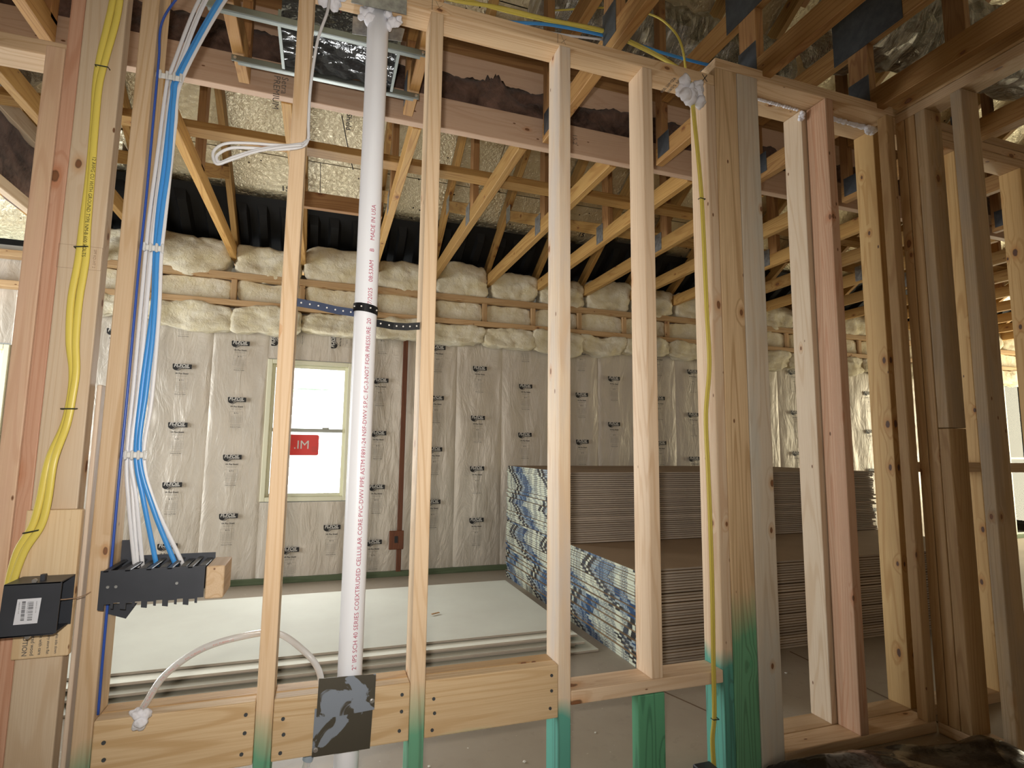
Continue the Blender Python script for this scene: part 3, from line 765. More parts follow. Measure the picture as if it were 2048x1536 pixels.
# ------------------------------------------------------------------ main stud wall
Y0, Y1 = 1.49, 1.579
sw = thing('stud_wall', 'open stud wall across the front with green-stained feet', 'stud wall', (.2, Y0, FZ))
ZT = 1.265
def stud(x0, x1, z0, z1, mat, parent=sw, y=(Y0, Y1), label=None, name='stud'): return lumber(name, (x0, x1), y, (z0, z1), mat, parent, label=label)
ZB = FZ + .038
W_jack = wood('lumber_jack_tan_pink', (.70, .50, .33), (.56, .34, .21), stain=(.66, .42, .30))
stud(-.655, -.617, FZ, .925, W_jack, label='tan jack stud under the short header, leftmost')
stud(-.6165, -.5875, FZ, 1.265, W_pink, label='pink stud beside the leftmost jack stud')
stud(-.587, -.503, FZ, 1.265, W_cream, y=(Y0 - .002, Y0 + .036), label='wide pale stud carrying the yellow cables')
stud(-.587, -.549, FZ, 1.265, W_tan, y=(Y0 + .037, Y1 + .036), label='stud behind the wide pale one')
stud(-.4735, -.4364, FZ, 1.265, W_tan2, label='tan stud with the blue and white cable bundle')
stud(-.1165, -.0785, FZ, 1.265, W_tan2, label='tan stud left of the white drain pipe')
stud(.2415, .2795, FZ, 1.265, W_tan_g, label='tan stud right of the white drain pipe')
stud(.6490, .6870, FZ, 1.265, W_cream_g, label='weathered grey-cream stud with a turquoise foot')
stud(.9470, .9850, -.668, 1.265, W_sill, label='pale stud standing on the window-height sill')
stud(.900, .989, FZ, -.708, W_greenall, y=(Y0, Y0 + .038), label='green cripple stud under the sill', name='cripple_stud')
stud(1.199, 1.237, FZ, 1.265, wood('lumber_cream_turq', (.72, .56, .39), (.58, .38, .23), green=(-.60, (.06, .34, .27), .05, .10)), label='cream stud carrying the yellow cable, foot stained turquoise')
stud(1.2385, 1.3305, FZ, 1.334, W_post, y=(Y0 - .001, Y0 + .037), label='tan flat stud of the corner post, lower part green')
stud(1.2385, 1.2765, FZ, 1.334, W_tan, y=(Y0 + .038, Y0 + .127), label='stud behind the corner post')
stud(1.3325, 1.4215, FZ, 1.334, W_grey, y=(Y0 - .002, Y0 + .036), label='whitish weathered flat stud of the corner post')
# plates
lumber('top_plate', (-.617, 1.236), (Y0, Y1), (1.265, 1.303), W_plate, sw, label='top plate with pencilled layout marks')
lumber('top_plate', (1.243, 2.10), (Y0, Y1), (1.335, 1.373), W_plate, sw, label='higher top plate over the double wall')
lumber('bottom_plate', (1.425, 2.10), (Y0, Y1), (FZ, ZB), W_plate, sw)
lumber('header', (-1.9, -.618), (Y0 + .06, Y1 + .06), (.935, .973), W_tan, sw, label='short header board at the left edge')
lumber('sill', (.6875, 1.1985), (Y0, Y1), (-.706, -.668), W_sill, sw, label='rough sill board between two studs')
# blocking with nails
def nails(parent, pts, y, mat=M_galvdark, r=.0042):
    me = from_bm(_cyl(r, .003)); 
    for (x, z) in pts: link('nail', me, mat, parent, (x, y, z), Euler((math.radians(90), 0, 0)))
def _cyl(r, h, seg=12, r2=None):
    b = bmesh.new(); bmesh.ops.create_cone(b, cap_ends=True, segments=seg, radius1=r, radius2=r if r2 is None else r2, depth=h); return b
bl = [(-.4360, -.1170), (-.0780, .2410), (.2800, .6485)]
nl = ['wide nailed blocking board at the left with green stain', 'wide nailed blocking board behind the metal plates', 'wide nailed blocking board right of the second tan stud']
for (a, b), la in zip(bl, nl):
    o = lumber('blocking', (a, b), (Y0, Y0 + .038), (-.733, -.594), W_block, sw, label=la)
    nails(o, [(a + .022, -.64), (a + .025, -.675), (a + .02, -.715), (b - .02, -.62), (b - .02, -.66), (b - .024, -.705)], Y0 - .0005)
    lumber('blocking', (a, b), (Y0 + .041, Y1), (-.632, -.594), W_brown, sw, along=0, label='flat blocking behind the nailed board')
# pencil marks on the top plate
bm = bmesh.new()
def stroke(bm, p, q, w, y):
    d = Vector((q[0] - p[0], 0, q[1] - p[1])); s = Vector((-d.z, 0, d.x)).normalized() * w / 2
    quad(bm, [Vector((p[0], y, p[1])) + s, Vector((q[0], y, q[1])) + s, Vector((q[0], y, q[1])) - s, Vector((p[0], y, p[1])) - s])
for x in (.262, .66):
    stroke(bm, (x - .018, 1.268), (x - .018, 1.301), .0012, 0); stroke(bm, (x - .008, 1.300), (x + .010, 1.268), .0008, 0); stroke(bm, (x + .012, 1.290), (x - .006, 1.272), .0008, 0)
stroke(bm, (1.185, 1.295), (1.205, 1.270), .003, 0); stroke(bm, (1.205, 1.295), (1.187, 1.270), .003, 0)
tp = [c for c in sw.children if c.name.startswith('top_plate')][0]
link('pencil_mark', from_bm(bm), M_inkblack, tp, (0, Y0 - .0008, 0))
bm = bmesh.new()
for k, s_ in enumerate(('SPF S-DRY', 'KD-HT 359')):
    add_text(bm, s_, lambda x, y, k=k: (y - k * .022, x, 0), 0, .01, size=.017)
o = link('print', from_bm(bm), M_inkgrey, tp, (1.10, 1.503, 1.2642)); o.rotation_euler = (0, 0, 0)

# grade stamps on boards
def stamp(parent, x0, z0, w, h, y=Y0 - .0030, lines=3):
    bm = bmesh.new(); t = .0006
    for a in ((x0, x0 + w, z0 + h - t, z0 + h), (x0, x0 + w, z0, z0 + t), (x0, x0 + t, z0, z0 + h), (x0 + w - t, x0 + w, z0, z0 + h), (x0 + w * .45, x0 + w * .45 + t, z0, z0 + h)):
        quad(bm, [(a[0], 0, a[2]), (a[1], 0, a[2]), (a[1], 0, a[3]), (a[0], 0, a[3])])
    for k in range(lines): add_text(bm, 'SPF KD-HT 2', lambda x, y, k=k: (x0 + w * .5 + y + k * w * .15, 0, z0 + h * .9 - x), 0, 0, width=h * .8)
    link('print', from_bm(bm), plain('stamp_ink', (.28, .18, .12), .7), parent, (0, y, 0))
wide = [c for c in sw.children if c.get('label', '').startswith('wide pale stud')][0]
stamp(wide, -.590 + .002, .395, .085, .055)
ws = [c for c in sw.children if c.get('label', '').startswith('weathered grey')][0]

# ------------------------------------------------------------------ chase wall behind and right wall
cw = thing('stud_wall', 'second stud wall directly behind the right part of the front wall', 'stud wall', (2.2, 1.59, FZ))
ya, yb_ = 1.582, 1.671
stud(1.720, 1.758, ZB, 1.334, W_cream, cw, (ya, yb_), 'pale stud beside the salmon one')
stud(2.102, 2.140, ZB, 1.334, W_yellow, cw, (ya, yb_), 'yellow pine stud with dark knots')
stud(2.59, 2.628, ZB, 1.334, W_yellow, cw, (ya, yb_), 'yellow pine stud beyond the right wall')
stud(3.035, 3.073, ZB, 1.334, W_yellow, cw, (ya, yb_), 'last yellow pine stud at the right edge')
stud(3.45, 3.488, ZB, 1.334, W_yellow, cw, (ya, yb_))
lumber('top_plate', (1.243, 3.9), (ya, yb_), (1.335, 1.373), W_plate, cw); lumber('top_plate', (2.2, 3.9), (ya, yb_), (1.375, 1.413), W_plate, cw)
lumber('top_plate', (2.2, 3.9), (ya, yb_), (1.415, 1.453), W_plate, cw)
lumber('bottom_plate', (1.43, 3.9), (ya, yb_), (FZ, ZB), W_plate, cw)
lumber('blocking', (2.14, 2.59), (ya, yb_), (-.075, -.037), W_plate, cw); lumber('blocking', (2.628, 3.035), (ya, yb_), (-.078, -.04), W_plate, cw); lumber('blocking', (3.073, 3.45), (ya, yb_), (-.078, -.04), W_plate, cw)
stud(1.743, 1.781, ZB, 1.334, W_salmon, sw, (Y0, Y1), 'salmon-coloured stud')
stud(2.057, 2.099, ZB, 1.334, W_brown, sw, (Y0, Y0 + .038), 'mildewed flat stud next to the wall corner')
rw = thing('stud_wall', 'stud wall at right running toward the viewer', 'stud wall', (2.14, 1.2, FZ))
lumber('top_plate', (2.10, 2.189), (-.6, 1.487), (1.298, 1.336), W_plate, rw, label='lower top plate'); lumber('top_plate', (2.10, 2.189), (-.6, 1.487), (1.338, 1.350), W_brown, rw, along=1)
lumber('bottom_plate', (2.10, 2.189), (-.6, 1.487), (FZ, ZB), W_plate, rw)
lumber('stud', (2.10, 2.189), (1.412, 1.450), (ZB, 1.298), W_brown, rw, label='brown stud in the corner')
lumber('stud', (2.10, 2.189), (1.452, 1.487), (ZB, 1.298), W_brown, rw)
lumber('stud', (2.10, 2.189), (1.373, 1.4105), (.09, 1.298), W_grey2, rw, label='short grey mildewed upper piece of the corner stud')
lumber('stud', (2.10, 2.189), (1.373, 1.4105), (ZB, .088), W_brown, rw, label='lower piece of the corner stud')
lumber('stud', (2.10, 2.189), (1.245, 1.283), (ZB, 1.298), W_grey2, rw, label='tan and grey stud, first from the corner')
lumber('stud', (2.10, 2.189), (.84, .878), (ZB, 1.298), W_brown, rw)
lumber('stud', (2.10, 2.189), (.43, .468), (ZB, 1.298), W_brown, rw)
# ------------------------------------------------------------------ spray foam
def foam(c, r, n_, seed, label, flat=1, parent=None, spread=1.6, sq=.8):
    rnd = random.Random(seed); bm = bmesh.new()
    for k in range(n_):
        rr = r * rnd.uniform(.45, 1.0); p = Vector((rnd.uniform(-1, 1) * r * spread, rnd.uniform(-.5, .5) * r, rnd.uniform(-1, 1) * r * spread * flat))
        bmesh.ops.create_icosphere(bm, subdivisions=3, radius=rr, matrix=Matrix.Translation(p))
    for v in bm.verts: v.co += v.co.normalized() * noise.noise(v.co * (1.6 / r) + Vector((seed, 0, 0))) * r * .45
    o = link('spray_foam', from_bm(bm, smooth=True), M_foam, parent, c); return tag(o, label, 'foam')
foam((1.128, 1.475, 1.205), .023, 15, 3, 'white spray foam blob where the yellow cable enters the top plate', 1.0)
foam((-.345, 1.475, -.594), .016, 6, 9, 'small white foam blob on the left blocking board', 1.0, spread=1.0)
foam((-.035, 1.50, 1.245), .018, 6, 5, 'white foam blob where the white cable enters the top plate')
foam((.062, 1.52, 1.225), .020, 8, 6, 'white foam around the left side of the pipe top', spread=1.0)
foam((.135, 1.51, 1.215), .018, 7, 8, 'white foam around the right side of the pipe top', spread=1.0)
def bead(pts, r, seed, label):
    P = catmull(pts, 10); bm = bmesh.new()
    for i, p in enumerate(P): bmesh.ops.create_icosphere(bm, subdivisions=2, radius=r * (1 + .6 * noise.noise(p * 60 + Vector((seed, 0, 0)))), matrix=Matrix.Translation(p - P[0]))
    o = link('spray_foam', from_bm(bm, smooth=True), M_foam, None, P[0]); return tag(o, label, 'foam')
bead([(1.44, 1.575, 1.331), (1.50, 1.578, 1.330), (1.58, 1.581, 1.331), (1.70, 1.581, 1.330)], .006, 1, 'thin white foam bead along the plate joint left of the salmon stud')
foam((1.715, 1.575, 1.305), .013, 6, 12, 'white foam lump beside the top of the salmon stud', spread=.9)
bead([(1.80, 1.578, 1.331), (1.88, 1.579, 1.330), (1.96, 1.580, 1.330), (2.05, 1.580, 1.330)], .009, 4, 'thick white foam bead along the plate joint right of the salmon stud')
foam((2.065, 1.56, 1.312), .013, 6, 15, 'white foam lump above the yellow pine stud', spread=1.0)

# ------------------------------------------------------------------ drain pipe with print, strap, plates
PX, PY, PR = .096, 1.532, .0302
pipe = thing('drain_pipe', 'white plastic drain pipe with red lettering running up through the stud wall', 'pipe', (PX, PY, -.95))
bm = bmesh.new(); pb = tube_bm([(PX - .002 - PX, 0, 0), (-.001, 0, 1.1), (0, 0, 2.28)], PR, seg=48, k=6); bm.free()
link('pipe_body', from_bm(pb, smooth=True), M_pvc, pipe, (PX, PY, -.95))
def pipe_text(s, z0, size, ang0):
    bm = bmesh.new()
    def fn(x, y):
        a = ang0 - (y - size * .35) / PR * 1.0          # text runs up; its top points left
        z = z0 + x; k = (z + .95) / 2.28; dx = -.002 + .002 * k
        return (PX + dx + math.sin(a) * (PR + .0006), PY - math.cos(a) * (PR + .0006), z)
    w = add_text(bm, s, fn, 0, 0, size=size); bmesh.ops.recalc_face_normals(bm, faces=bm.faces)
    link('print', from_bm(bm), M_ink, pipe, (0, 0, 0)); return w
A0 = .25
pipe_text('2" IPS SCH 40 SERIES COEXTRUDED CELLULAR CORE PVC-DWV PIPE ASTM F891-24 NSF-DWV S.P.C. FC-3-NOT FOR PRESSURE', -.553, .0156, A0)
pipe_text('20', .324, .0166, A0)
pipe_text('17/2025', .370, .0166, A0); pipe_text('08:53AM', .440, .0166, A0); pipe_text('B', .524, .0166, A0); pipe_text('MADE IN USA', .556, .0166, A0)
# perforated hanger strap
strap = thing('hanger_strap', 'black perforated strap wrapped around the drain pipe between two studs', 'strap', (PX, PY, .38))
def strap_bm(pts, h, t=.0016):
    bm = bmesh.new(); P = pts; a = []
    for p in P:
        a.append((bm.verts.new((p[0], p[1], p[2] - h / 2)), bm.verts.new((p[0], p[1], p[2] + h / 2))))
    for p, q in zip(a, a[1:]): bm.faces.new((p[0], q[0], q[1], p[1]))
    r_ = bmesh.ops.solidify(bm, geom=bm.faces[:], thickness=t); return bm
ring = [(PX - .0012 + math.sin(t) * (PR + .0026), PY - math.cos(t) * (PR + .0026), .372 - .004 * math.sin(t) - .004) for t in [math.radians(d) for d in range(-100, 101, 10)]]
link('strap_loop', from_bm(strap_bm(ring, .0225)), M_strap, strap, (0, 0, 0))
left = [(-.079, 1.51, .368), (-.03, 1.52, .366), (.02, 1.535, .362), (.067, 1.548, .362)]
link('strap_tail', from_bm(strap_bm(left, .0215)), M_strap_lit, strap, (0, 0, 0))['label'] = 'tail at left of the pipe, lit blue-grey put in as colour'
right = [(PX + .03, 1.545, .338), (.17, 1.53, .330), (.205, 1.522, .329), (.241, 1.515, .333)]
link('strap_tail', from_bm(strap_bm(right, .0205)), M_strap, strap, (0, 0, 0))
dot = from_bm(_cyl(.0022, .0022, 10))
def dots(P, n_, off=-.002):
    for k in range(n_):
        t = (k + .5) / n_ * (len(P) - 1); i = int(t); fr = t - i; p = Vector(P[i]).lerp(Vector(P[i + 1]), fr)
        link('strap_hole', dot, M_white, strap, p + Vector((0, off, 0)), Euler((math.radians(90), 0, 0)))
dots(left, 7); dots(right, 6)
for dg_ in (-62, -22, 18, 55):
    t = math.radians(dg_); link('strap_hole', dot, M_white, strap, (PX - .0012 + math.sin(t) * (PR + .0042), PY - math.cos(t) * (PR + .0038), .369 - .004 * math.sin(t)), Euler((math.radians(90), 0, t)))
# steel guard plates
gp = thing('guard_plate', 'overlapping blotchy steel guard plates screwed over the drain pipe at the blocking', 'metal plate', (.087, Y0, -.73))
def plate(pts, y, t, mat, parent, name):
    bm = bmesh.new(); f_ = bm.faces.new([bm.verts.new((p[0], 0, p[1])) for p in pts]); r_ = bmesh.ops.extrude_face_region(bm, geom=[f_])
    bmesh.ops.translate(bm, verts=[v for v in r_['geom'] if isinstance(v, bmesh.types.BMVert)], vec=(0, t, 0)); bmesh.ops.recalc_face_normals(bm, faces=bm.faces)
    c = Vector((sum(p[0] for p in pts) / len(pts), 0, sum(p[1] for p in pts) / len(pts))); bmesh.ops.translate(bm, verts=bm.verts, vec=-c)
    return link(name, from_bm(bm), mat, parent, c + Vector((0, y, 0)))
plate([(.018, -.650), (.153, -.643), (.154, -.560), (.020, -.556)], Y0 - .0085, .0016, M_guard, gp, 'upper_plate')
plate([(.012, -.733), (.146, -.733), (.150, -.625), (.014, -.625)], Y0 - .0060, .0016, M_guard, gp, 'lower_plate')
for (x, z) in ((.147, -.622), (.020, -.716)): 
    b_ = _cyl(.0042, .004, 6); bmesh.ops.create_cone(b_, cap_ends=True, segments=16, radius1=.0058, radius2=.0058, depth=.0012, matrix=Matrix.Translation((0, 0, -.002)))
    link('screw', from_bm(b_), M_screw, gp, (x, Y0 - .011, z), Euler((math.radians(90), 0, 0)))
tg = thing('guard_plate', 'steel guard plate over the pipe hole at the top plate', 'metal plate', (.09, Y0, 1.23))
plate([(.018, 1.222), (.170, 1.228), (.170, 1.33), (.018, 1.33)], Y0 - .006, .0016, M_galv, tg, 'upper_plate')
plate([(.026, 1.205), (.170, 1.218), (.178, 1.262), (.026, 1.262)], Y1 + .004, .0016, M_galv, tg, 'lower_plate')

# ------------------------------------------------------------------ clear tube
tubep = [(-.370, 1.53, -.62), (-.352, 1.53, -.588), (-.316, 1.53, -.527), (-.248, 1.53, -.479), (-.164, 1.535, -.459), (-.085, 1.6, -.478), (-.015, 1.55, -.514), (.018, 1.54, -.555), (.030, 1.538, -.60)]
tb = cable('clear_tube', tubep, .0078, .0078, M_tube, 'clear plastic tube with red print arching behind the tan stud', 'tube', seg=16)
CT = catmull(tubep, 40)
acc = [0]
for a, b in zip(CT, CT[1:]): acc.append(acc[-1] + (b - a).length)
def on_curve(s):
    s = max(0, min(acc[-1] - 1e-4, s)); i = max(k for k in range(len(acc)) if acc[k] <= s); fr = (s - acc[i]) / max(1e-6, acc[i + 1] - acc[i])
    p = CT[i].lerp(CT[i + 1], fr); t = (CT[min(i + 3, len(CT) - 1)] - CT[max(i - 3, 0)]).normalized(); return p, t
bm = bmesh.new()
for k in range(7):
    s0 = .035 + k * .062
    def fn(x, y, s0=s0):
        p, t = on_curve(s0 + x); nrm = Vector((-t.z, 0, t.x)); q = (y - .003) / .0078
        return p + nrm * math.sin(q) * .0080 + Vector((0, -math.cos(q) * .0080, 0))
    add_text(bm, 'PVC TUBING 1/2', fn, 0, 0, width=.045)
P0 = Vector(tubep[0]); bmesh.ops.translate(bm, verts=bm.verts, vec=-P0)
link('print', from_bm(bm), plain('orange_print', (.65, .22, .16), .6), tb, P0)
tf = thing('tube_fitting', 'grey pipe fitting hanging below the guard plates at the bottom edge', 'fitting', (0, 1.53, -.8))
link('tube_end', from_bm(tube_bm([(.012, 0, .05), (0, 0, 0), (-.022, 0, -.10)], .0085, seg=16), smooth=True), M_tube, tf, (0, 1.54, -.78))
link('collar', from_bm(tube_bm([(.012, 0, .03), (.003, 0, 0)], .0125, seg=20, k=1), smooth=False), plain('fitting_grey', (.35, .42, .5), .4), tf, (0, 1.54, -.765))

# ------------------------------------------------------------------ cables
def Yp(l, y, ys=None): return [(p[0], (ys[i] if ys else y), p[1]) for i, p in enumerate(l)]
yl = [(-.519, 1.20), (-.522, 1.064), (-.527, .997), (-.537, .91), (-.542, .839), (-.540, .739), (-.538, .616), (-.538, .496), (-.537, .413), (-.542, .32), (-.539, .228), (-.530, .161), (-.530, .105), (-.536, .039), (-.548, -.037), (-.554, -.123), (-.562, -.175), (-.584, -.226), (-.595, -.287), (-.594, -.31)]
cable('electrical_cable', [(x - .0055 - .003 * math.sin(i * .9), 1.478 if z > 0 else 1.460, z) for i, (x, z) in enumerate(yl)], .0075, .0036, M_yel, 'left one of two yellow cables stapled to the wide pale stud', group=None)
yc = cable('electrical_cable', [(x + .0055 + .003 * math.sin(i * .9), 1.474 if z > 0 else 1.456, z) for i, (x, z) in enumerate(yl)], .0075, .0036, M_yel, 'right one of two yellow cables stapled to the wide pale stud')
sp_bm = lambda w: tube_bm([(-w, .012, 0), (-w, 0, 0), (w, 0, -.001), (w, .012, 0)], .0015, seg=6, k=1)
for (x, z) in ((-.535, .885), (-.539, .443), (-.532, .075), (-.568, -.185)):
    o = link('cable_staple', from_bm(sp_bm(.013)), M_staple, None, (x, 1.468 if z > -.1 else 1.449, z), Euler((0, random.uniform(-.2, .1) if z > -.1 else -.25, 0)))
    tag(o, {.885: 'dark staple over the left yellow cables, topmost', .443: 'dark staple over the left yellow cables, across the grade stamp', .075: 'dark staple over the left yellow cables, below the middle', -.185: 'dark staple over the left yellow cables, just above the black box'}[z], 'staple')
def ctext(parent, pts, s, width, y):
    bm = bmesh.new(); (x0, z0), (x1, z1) = pts; d = Vector((x1 - x0, 0, z1 - z0)).normalized(); nn = Vector((-d.z, 0, d.x))
    add_text(bm, s, lambda x, yy: Vector((x0, y, z0)) + d * x + nn * (yy - .003), 0, .0, width=width); link('print', from_bm(bm), M_inkblack, parent, (0, 0, 0))
ctext(yc, ((-.532, .66), (-.533, .42)), '12 AWG CU WITH GROUND TYPE NM-B 600 VOLTS', .24, 1.4700)
names = {'blue': [(-.30, 1.30), (-.39, 1.148), (-.430, 1.051), (-.430, .955), (-.430, .861), (-.430, .597), (-.432, .419), (-.432, .282), (-.432, .102), (-.433, -.073), (-.433, -.242), (-.433, -.45), (-.432, -.585)],
 'w1': [(-.29, 1.30), (-.358, 1.157), (-.407, .948), (-.415, .905), (-.421, .729), (-.427, .559), (-.428, .457), (-.428, .345), (-.428, .15), (-.429, -.026), (-.418, -.13), (-.396, -.285)],
 'w2': [(-.275, 1.30), (-.345, 1.161), (-.398, .936), (-.406, .907), (-.411, .744), (-.416, .561), (-.418, .459), (-.418, .296), (-.419, .127), (-.423, -.026), (-.404, -.13), (-.382, -.285)],
 'b1': [(-.25, 1.30), (-.312, 1.171), (-.393, .937), (-.401, .867), (-.405, .693), (-.409, .575), (-.408, .46), (-.403, .347), (-.406, .248), (-.411, .127), (-.411, -.026), (-.388, -.131), (-.352, -.285)],
 'b2': [(-.24, 1.30), (-.305, 1.173), (-.386, .938), (-.395, .868), (-.394, .695), (-.399, .576), (-.402, .46), (-.398, .348), (-.397, .249), (-.400, .127), (-.403, -.026), (-.364, -.154), (-.311, -.285)],
 'w3': [(-.225, 1.30), (-.295, 1.176), (-.381, .926), (-.388, .802), (-.390, .695), (-.393, .538), (-.394, .455), (-.388, .299), (-.388, .104), (-.394, -.026), (-.366, -.131), (-.296, -.285)]}
labs = {'blue': ('thin dark blue cable running down to the blocking', M_dblue, .0028, .0028, 1.50), 'w1': ('white cable, first of the bundle nearest the tan stud', M_wcab, .0045, .003, 1.525), 'w2': ('white cable, second of the bundle', M_wcab, .0045, .003, 1.532),
        'b1': ('bright blue cable, left one of the bundle', M_blue, .0055, .0038, 1.526), 'b2': ('bright blue cable, right one of the bundle', M_blue, .0055, .0038, 1.520), 'w3': ('white cable on the right side of the bundle', M_wcab, .0048, .003, 1.522)}
for k, l_ in names.items():
    lb, mt, rw_, rt_, y = labs[k]
    cable('data_cable', [(x, y + (.01 if z < -.2 and k != 'blue' else 0), z) for x, z in l_], rw_, rt_, mt, lb)
# extra white one nested beside w1
cable('data_cable', [(x + .006, 1.536, z) for x, z in names['w1']], .0040, .003, M_wcab, 'white cable tucked behind the first white one')
for (x0, x1, z, lab) in ((-.437, -.378, .915, 'clear cable clip on the bundle near the top'), (-.437, -.386, .470, 'clear cable clip on the bundle, middle'), (-.437, -.386, -.026, 'clear cable clip on the bundle, lowest')):
    c = thing('cable_clip', lab, 'clip', (x0, 1.50, z))
    plain_box('clip_bar', (x0, x1), (1.507, 1.512), (z - .007, z + .007), M_clip, c, .002)
    for k in range(4): plain_box('clip_tooth', (x0 + .008 + k * (x1 - x0 - .01) / 3.2, x0 + .014 + k * (x1 - x0 - .01) / 3.2), (1.500, 1.508), (z - .011, z + .011), M_clip, c, .002)
# yellow cable at right
yr_ = [(1.133, 1.25), (1.136, 1.208), (1.143, 1.113), (1.155, .972), (1.164, .833), (1.168, .66), (1.171, .457), (1.175, .275), (1.156, .112), (1.158, -.046), (1.161, -.232), (1.161, -.458), (1.158, -.648), (1.156, -.791), (1.147, -.86), (1.151, -.965)]
cable('electrical_cable', [(x - .004, 1.482, z) for x, z in yr_], .0052, .0032, M_yel, 'left one of two yellow cables hanging beside the corner post')
cable('electrical_cable', [(x + .005, 1.486, z) for x, z in yr_], .0052, .0032, M_yel, 'right one of two yellow cables hanging beside the corner post')
for (x, z) in ((1.163, .835), (1.157, -.80)):
    o = link('cable_staple', from_bm(sp_bm(.010)), M_staple, None, (x, 1.476, z)); tag(o, 'dark staple on the right yellow cables near the %s' % ('top' if z > 0 else 'bottom'), 'staple')
# white cable looped round the stud
wc = [(-.038, 1.50, 1.26), (-.042, 1.475, 1.171), (-.063, 1.475, 1.077), (-.074, 1.478, .945), (-.074, 1.478, .847), (-.073, 1.475, .795), (-.091, 1.470, .768), (-.149, 1.466, .749), (-.207, 1.466, .742), (-.252, 1.466, .732), (-.279, 1.466, .708), (-.270, 1.46, .689), (-.24, 1.455, .706), (-.184, 1.455, .737), (-.126, 1.455, .757), (-.082, 1.46, .775)]
cable('electrical_cable', wc, .0038, .003, M_wcab, 'white cable dropping from the foam and looped around the tan stud')
cable('electrical_cable', [(-.069, 1.477, .80), (-.095, 1.462, .770), (-.15, 1.458, .757), (-.21, 1.458, .750), (-.262, 1.458, .738), (-.286, 1.458, .712), (-.276, 1.452, .680), (-.245, 1.450, .695), (-.19, 1.450, .727), (-.13, 1.452, .752), (-.085, 1.456, .768)], .0036, .003, M_wcab, 'second white cable strand of the loop twisted around the tan stud')
# cables lying over the top plate
cable('electrical_cable', [(.20, 1.63, 1.45), (.326, 1.60, 1.415), (.484, 1.60, 1.434), (.661, 1.60, 1.440), (.85, 1.60, 1.455), (.949, 1.60, 1.440), (1.05, 1.59, 1.410), (1.155, 1.56, 1.35), (1.16, 1.53, 1.29)], .007, .004, M_yel, 'thick yellow cable lying over the top plate')
cable('electrical_cable', [(.20, 1.64, 1.47), (.484, 1.62, 1.445), (.70, 1.62, 1.455), (.9, 1.61, 1.460), (1.06, 1.60, 1.425), (1.16, 1.57, 1.36), (1.17, 1.53, 1.29)], .006, .004, M_yel, 'second yellow cable behind the thick one over the top plate')
cable('data_cable', [(.25, 1.62, 1.39), (.485, 1.61, 1.395), (.661, 1.61, 1.430), (.85, 1.61, 1.445), (1.0, 1.62, 1.455), (1.16, 1.62, 1.45), (1.36, 1.62, 1.455), (1.7, 1.64, 1.50)], .006, .004, M_blue, 'blue cable passing over the top plate to the right')
cable('data_cable', [(.20, 1.60, 1.41), (.42, 1.60, 1.385), (.66, 1.59, 1.385), (.86, 1.60, 1.42)], .004, .003, M_wcab, 'white cable lying below the yellow ones on the top plate')
cable('electrical_cable', [(.85, 2.0, 1.85), (.99, 1.75, 1.70), (1.08, 1.63, 1.60), (1.13, 1.58, 1.52), (1.158, 1.56, 1.44), (1.165, 1.545, 1.30)], .0045, .0035, M_yel, 'thin yellow cable arching down to the top plate')

# ------------------------------------------------------------------ left: scrap board, box, panel
sb = thing('scrap_board', 'short scrap board with printed stamp nailed behind the black box', 'board', (-.535, Y0, -.45))
lumber('board', (-.587, -.487), (1.469, 1.487), (-.447, -.143), wood('scrap_lumber', (.70, .54, .34), (.56, .38, .20), knots=1.6), sb, bev=.003)
bm = bmesh.new()
for k, s_ in enumerate(('CAUTION', 'Treated wood', 'handle with care', 'keep dry store flat', 'keep this side down')):
    add_text(bm, s_, lambda x, y, k=k: (-.568 + k * .014 + y, 0, -.345 - x), 0, .02, width=.055)
link('print', from_bm(bm), M_inkgrey, sb, (0, 1.4685, -.040))
bx = thing('wiring_box', 'charcoal steel wiring box with a white barcode label', 'electrical box', (-.54, 1.45, -.39))
t_ = .0025; x0, x1, z0, z1, yf, ybk = -.583, -.487, -.381, -.279, 1.395, 1.466
plate([(x0, z0), (x1, z0 + .002), (x1 + .002, z1), (x0 + .003, z1 - .001)], yf, t_, M_dark, bx, 'front_plate')
plain_box('top_plate', (x0 + .004, x1), (yf, ybk), (z1 - t_, z1), M_dark, bx); plain_box('bottom_plate', (x0 + .004, x1 - .004), (yf, ybk), (z0, z0 + t_), M_dark, bx)
plain_box('back_plate', (x0 + .004, x1), (ybk - t_, ybk), (z0, z1), M_dark, bx); plain_box('divider', (x0 + .03, x0 + .033), (yf + t_, ybk - t_), (z0 + t_, z1 - t_), M_dark, bx)
o = plain_box('tab', (-.530, -.522), (yf + .02, yf + .03), (z1, z1 + .012), M_dark, bx)
for (x, z) in ((-.533, z1 + .003), (-.535, z0 - .002)): link('screw', from_bm(_cyl(.0045, .005, 12)), M_screw, bx, (x, yf + .006, z), Euler((math.radians(90), 0, 0)))
lab = bmesh.new(); quad(lab, [(-.021, 0, -.025), (.018, 0, -.0245), (.021, 0, .024), (-.018, 0, .0235)], 0)
rnd = random.Random(4); z = -.018
while z < .018:
    h = rnd.choice((.0005, .0009, .0014)); quad(lab, [(-.010, -.0004, z), (-.004, -.0004, z), (-.004, -.0004, z + h), (-.010, -.0004, z + h)], 1)
    h2 = rnd.choice((.0004, .0008)); quad(lab, [(.001, -.0004, z), (.009, -.0004, z), (.009, -.0004, z + h2), (.001, -.0004, z + h2)], 1); z += h + rnd.choice((.0006, .0011))
for k in range(3): add_text(lab, 'MADE IN USA  4 10 8', lambda x, y, k=k: (.013 - k * .014 + y, -.0004, .018 - x), 1, 0, width=.022)
lb = link('label', from_bm(lab), [M_label, M_inkblack], bx, (-.537, yf - .0012, -.332))
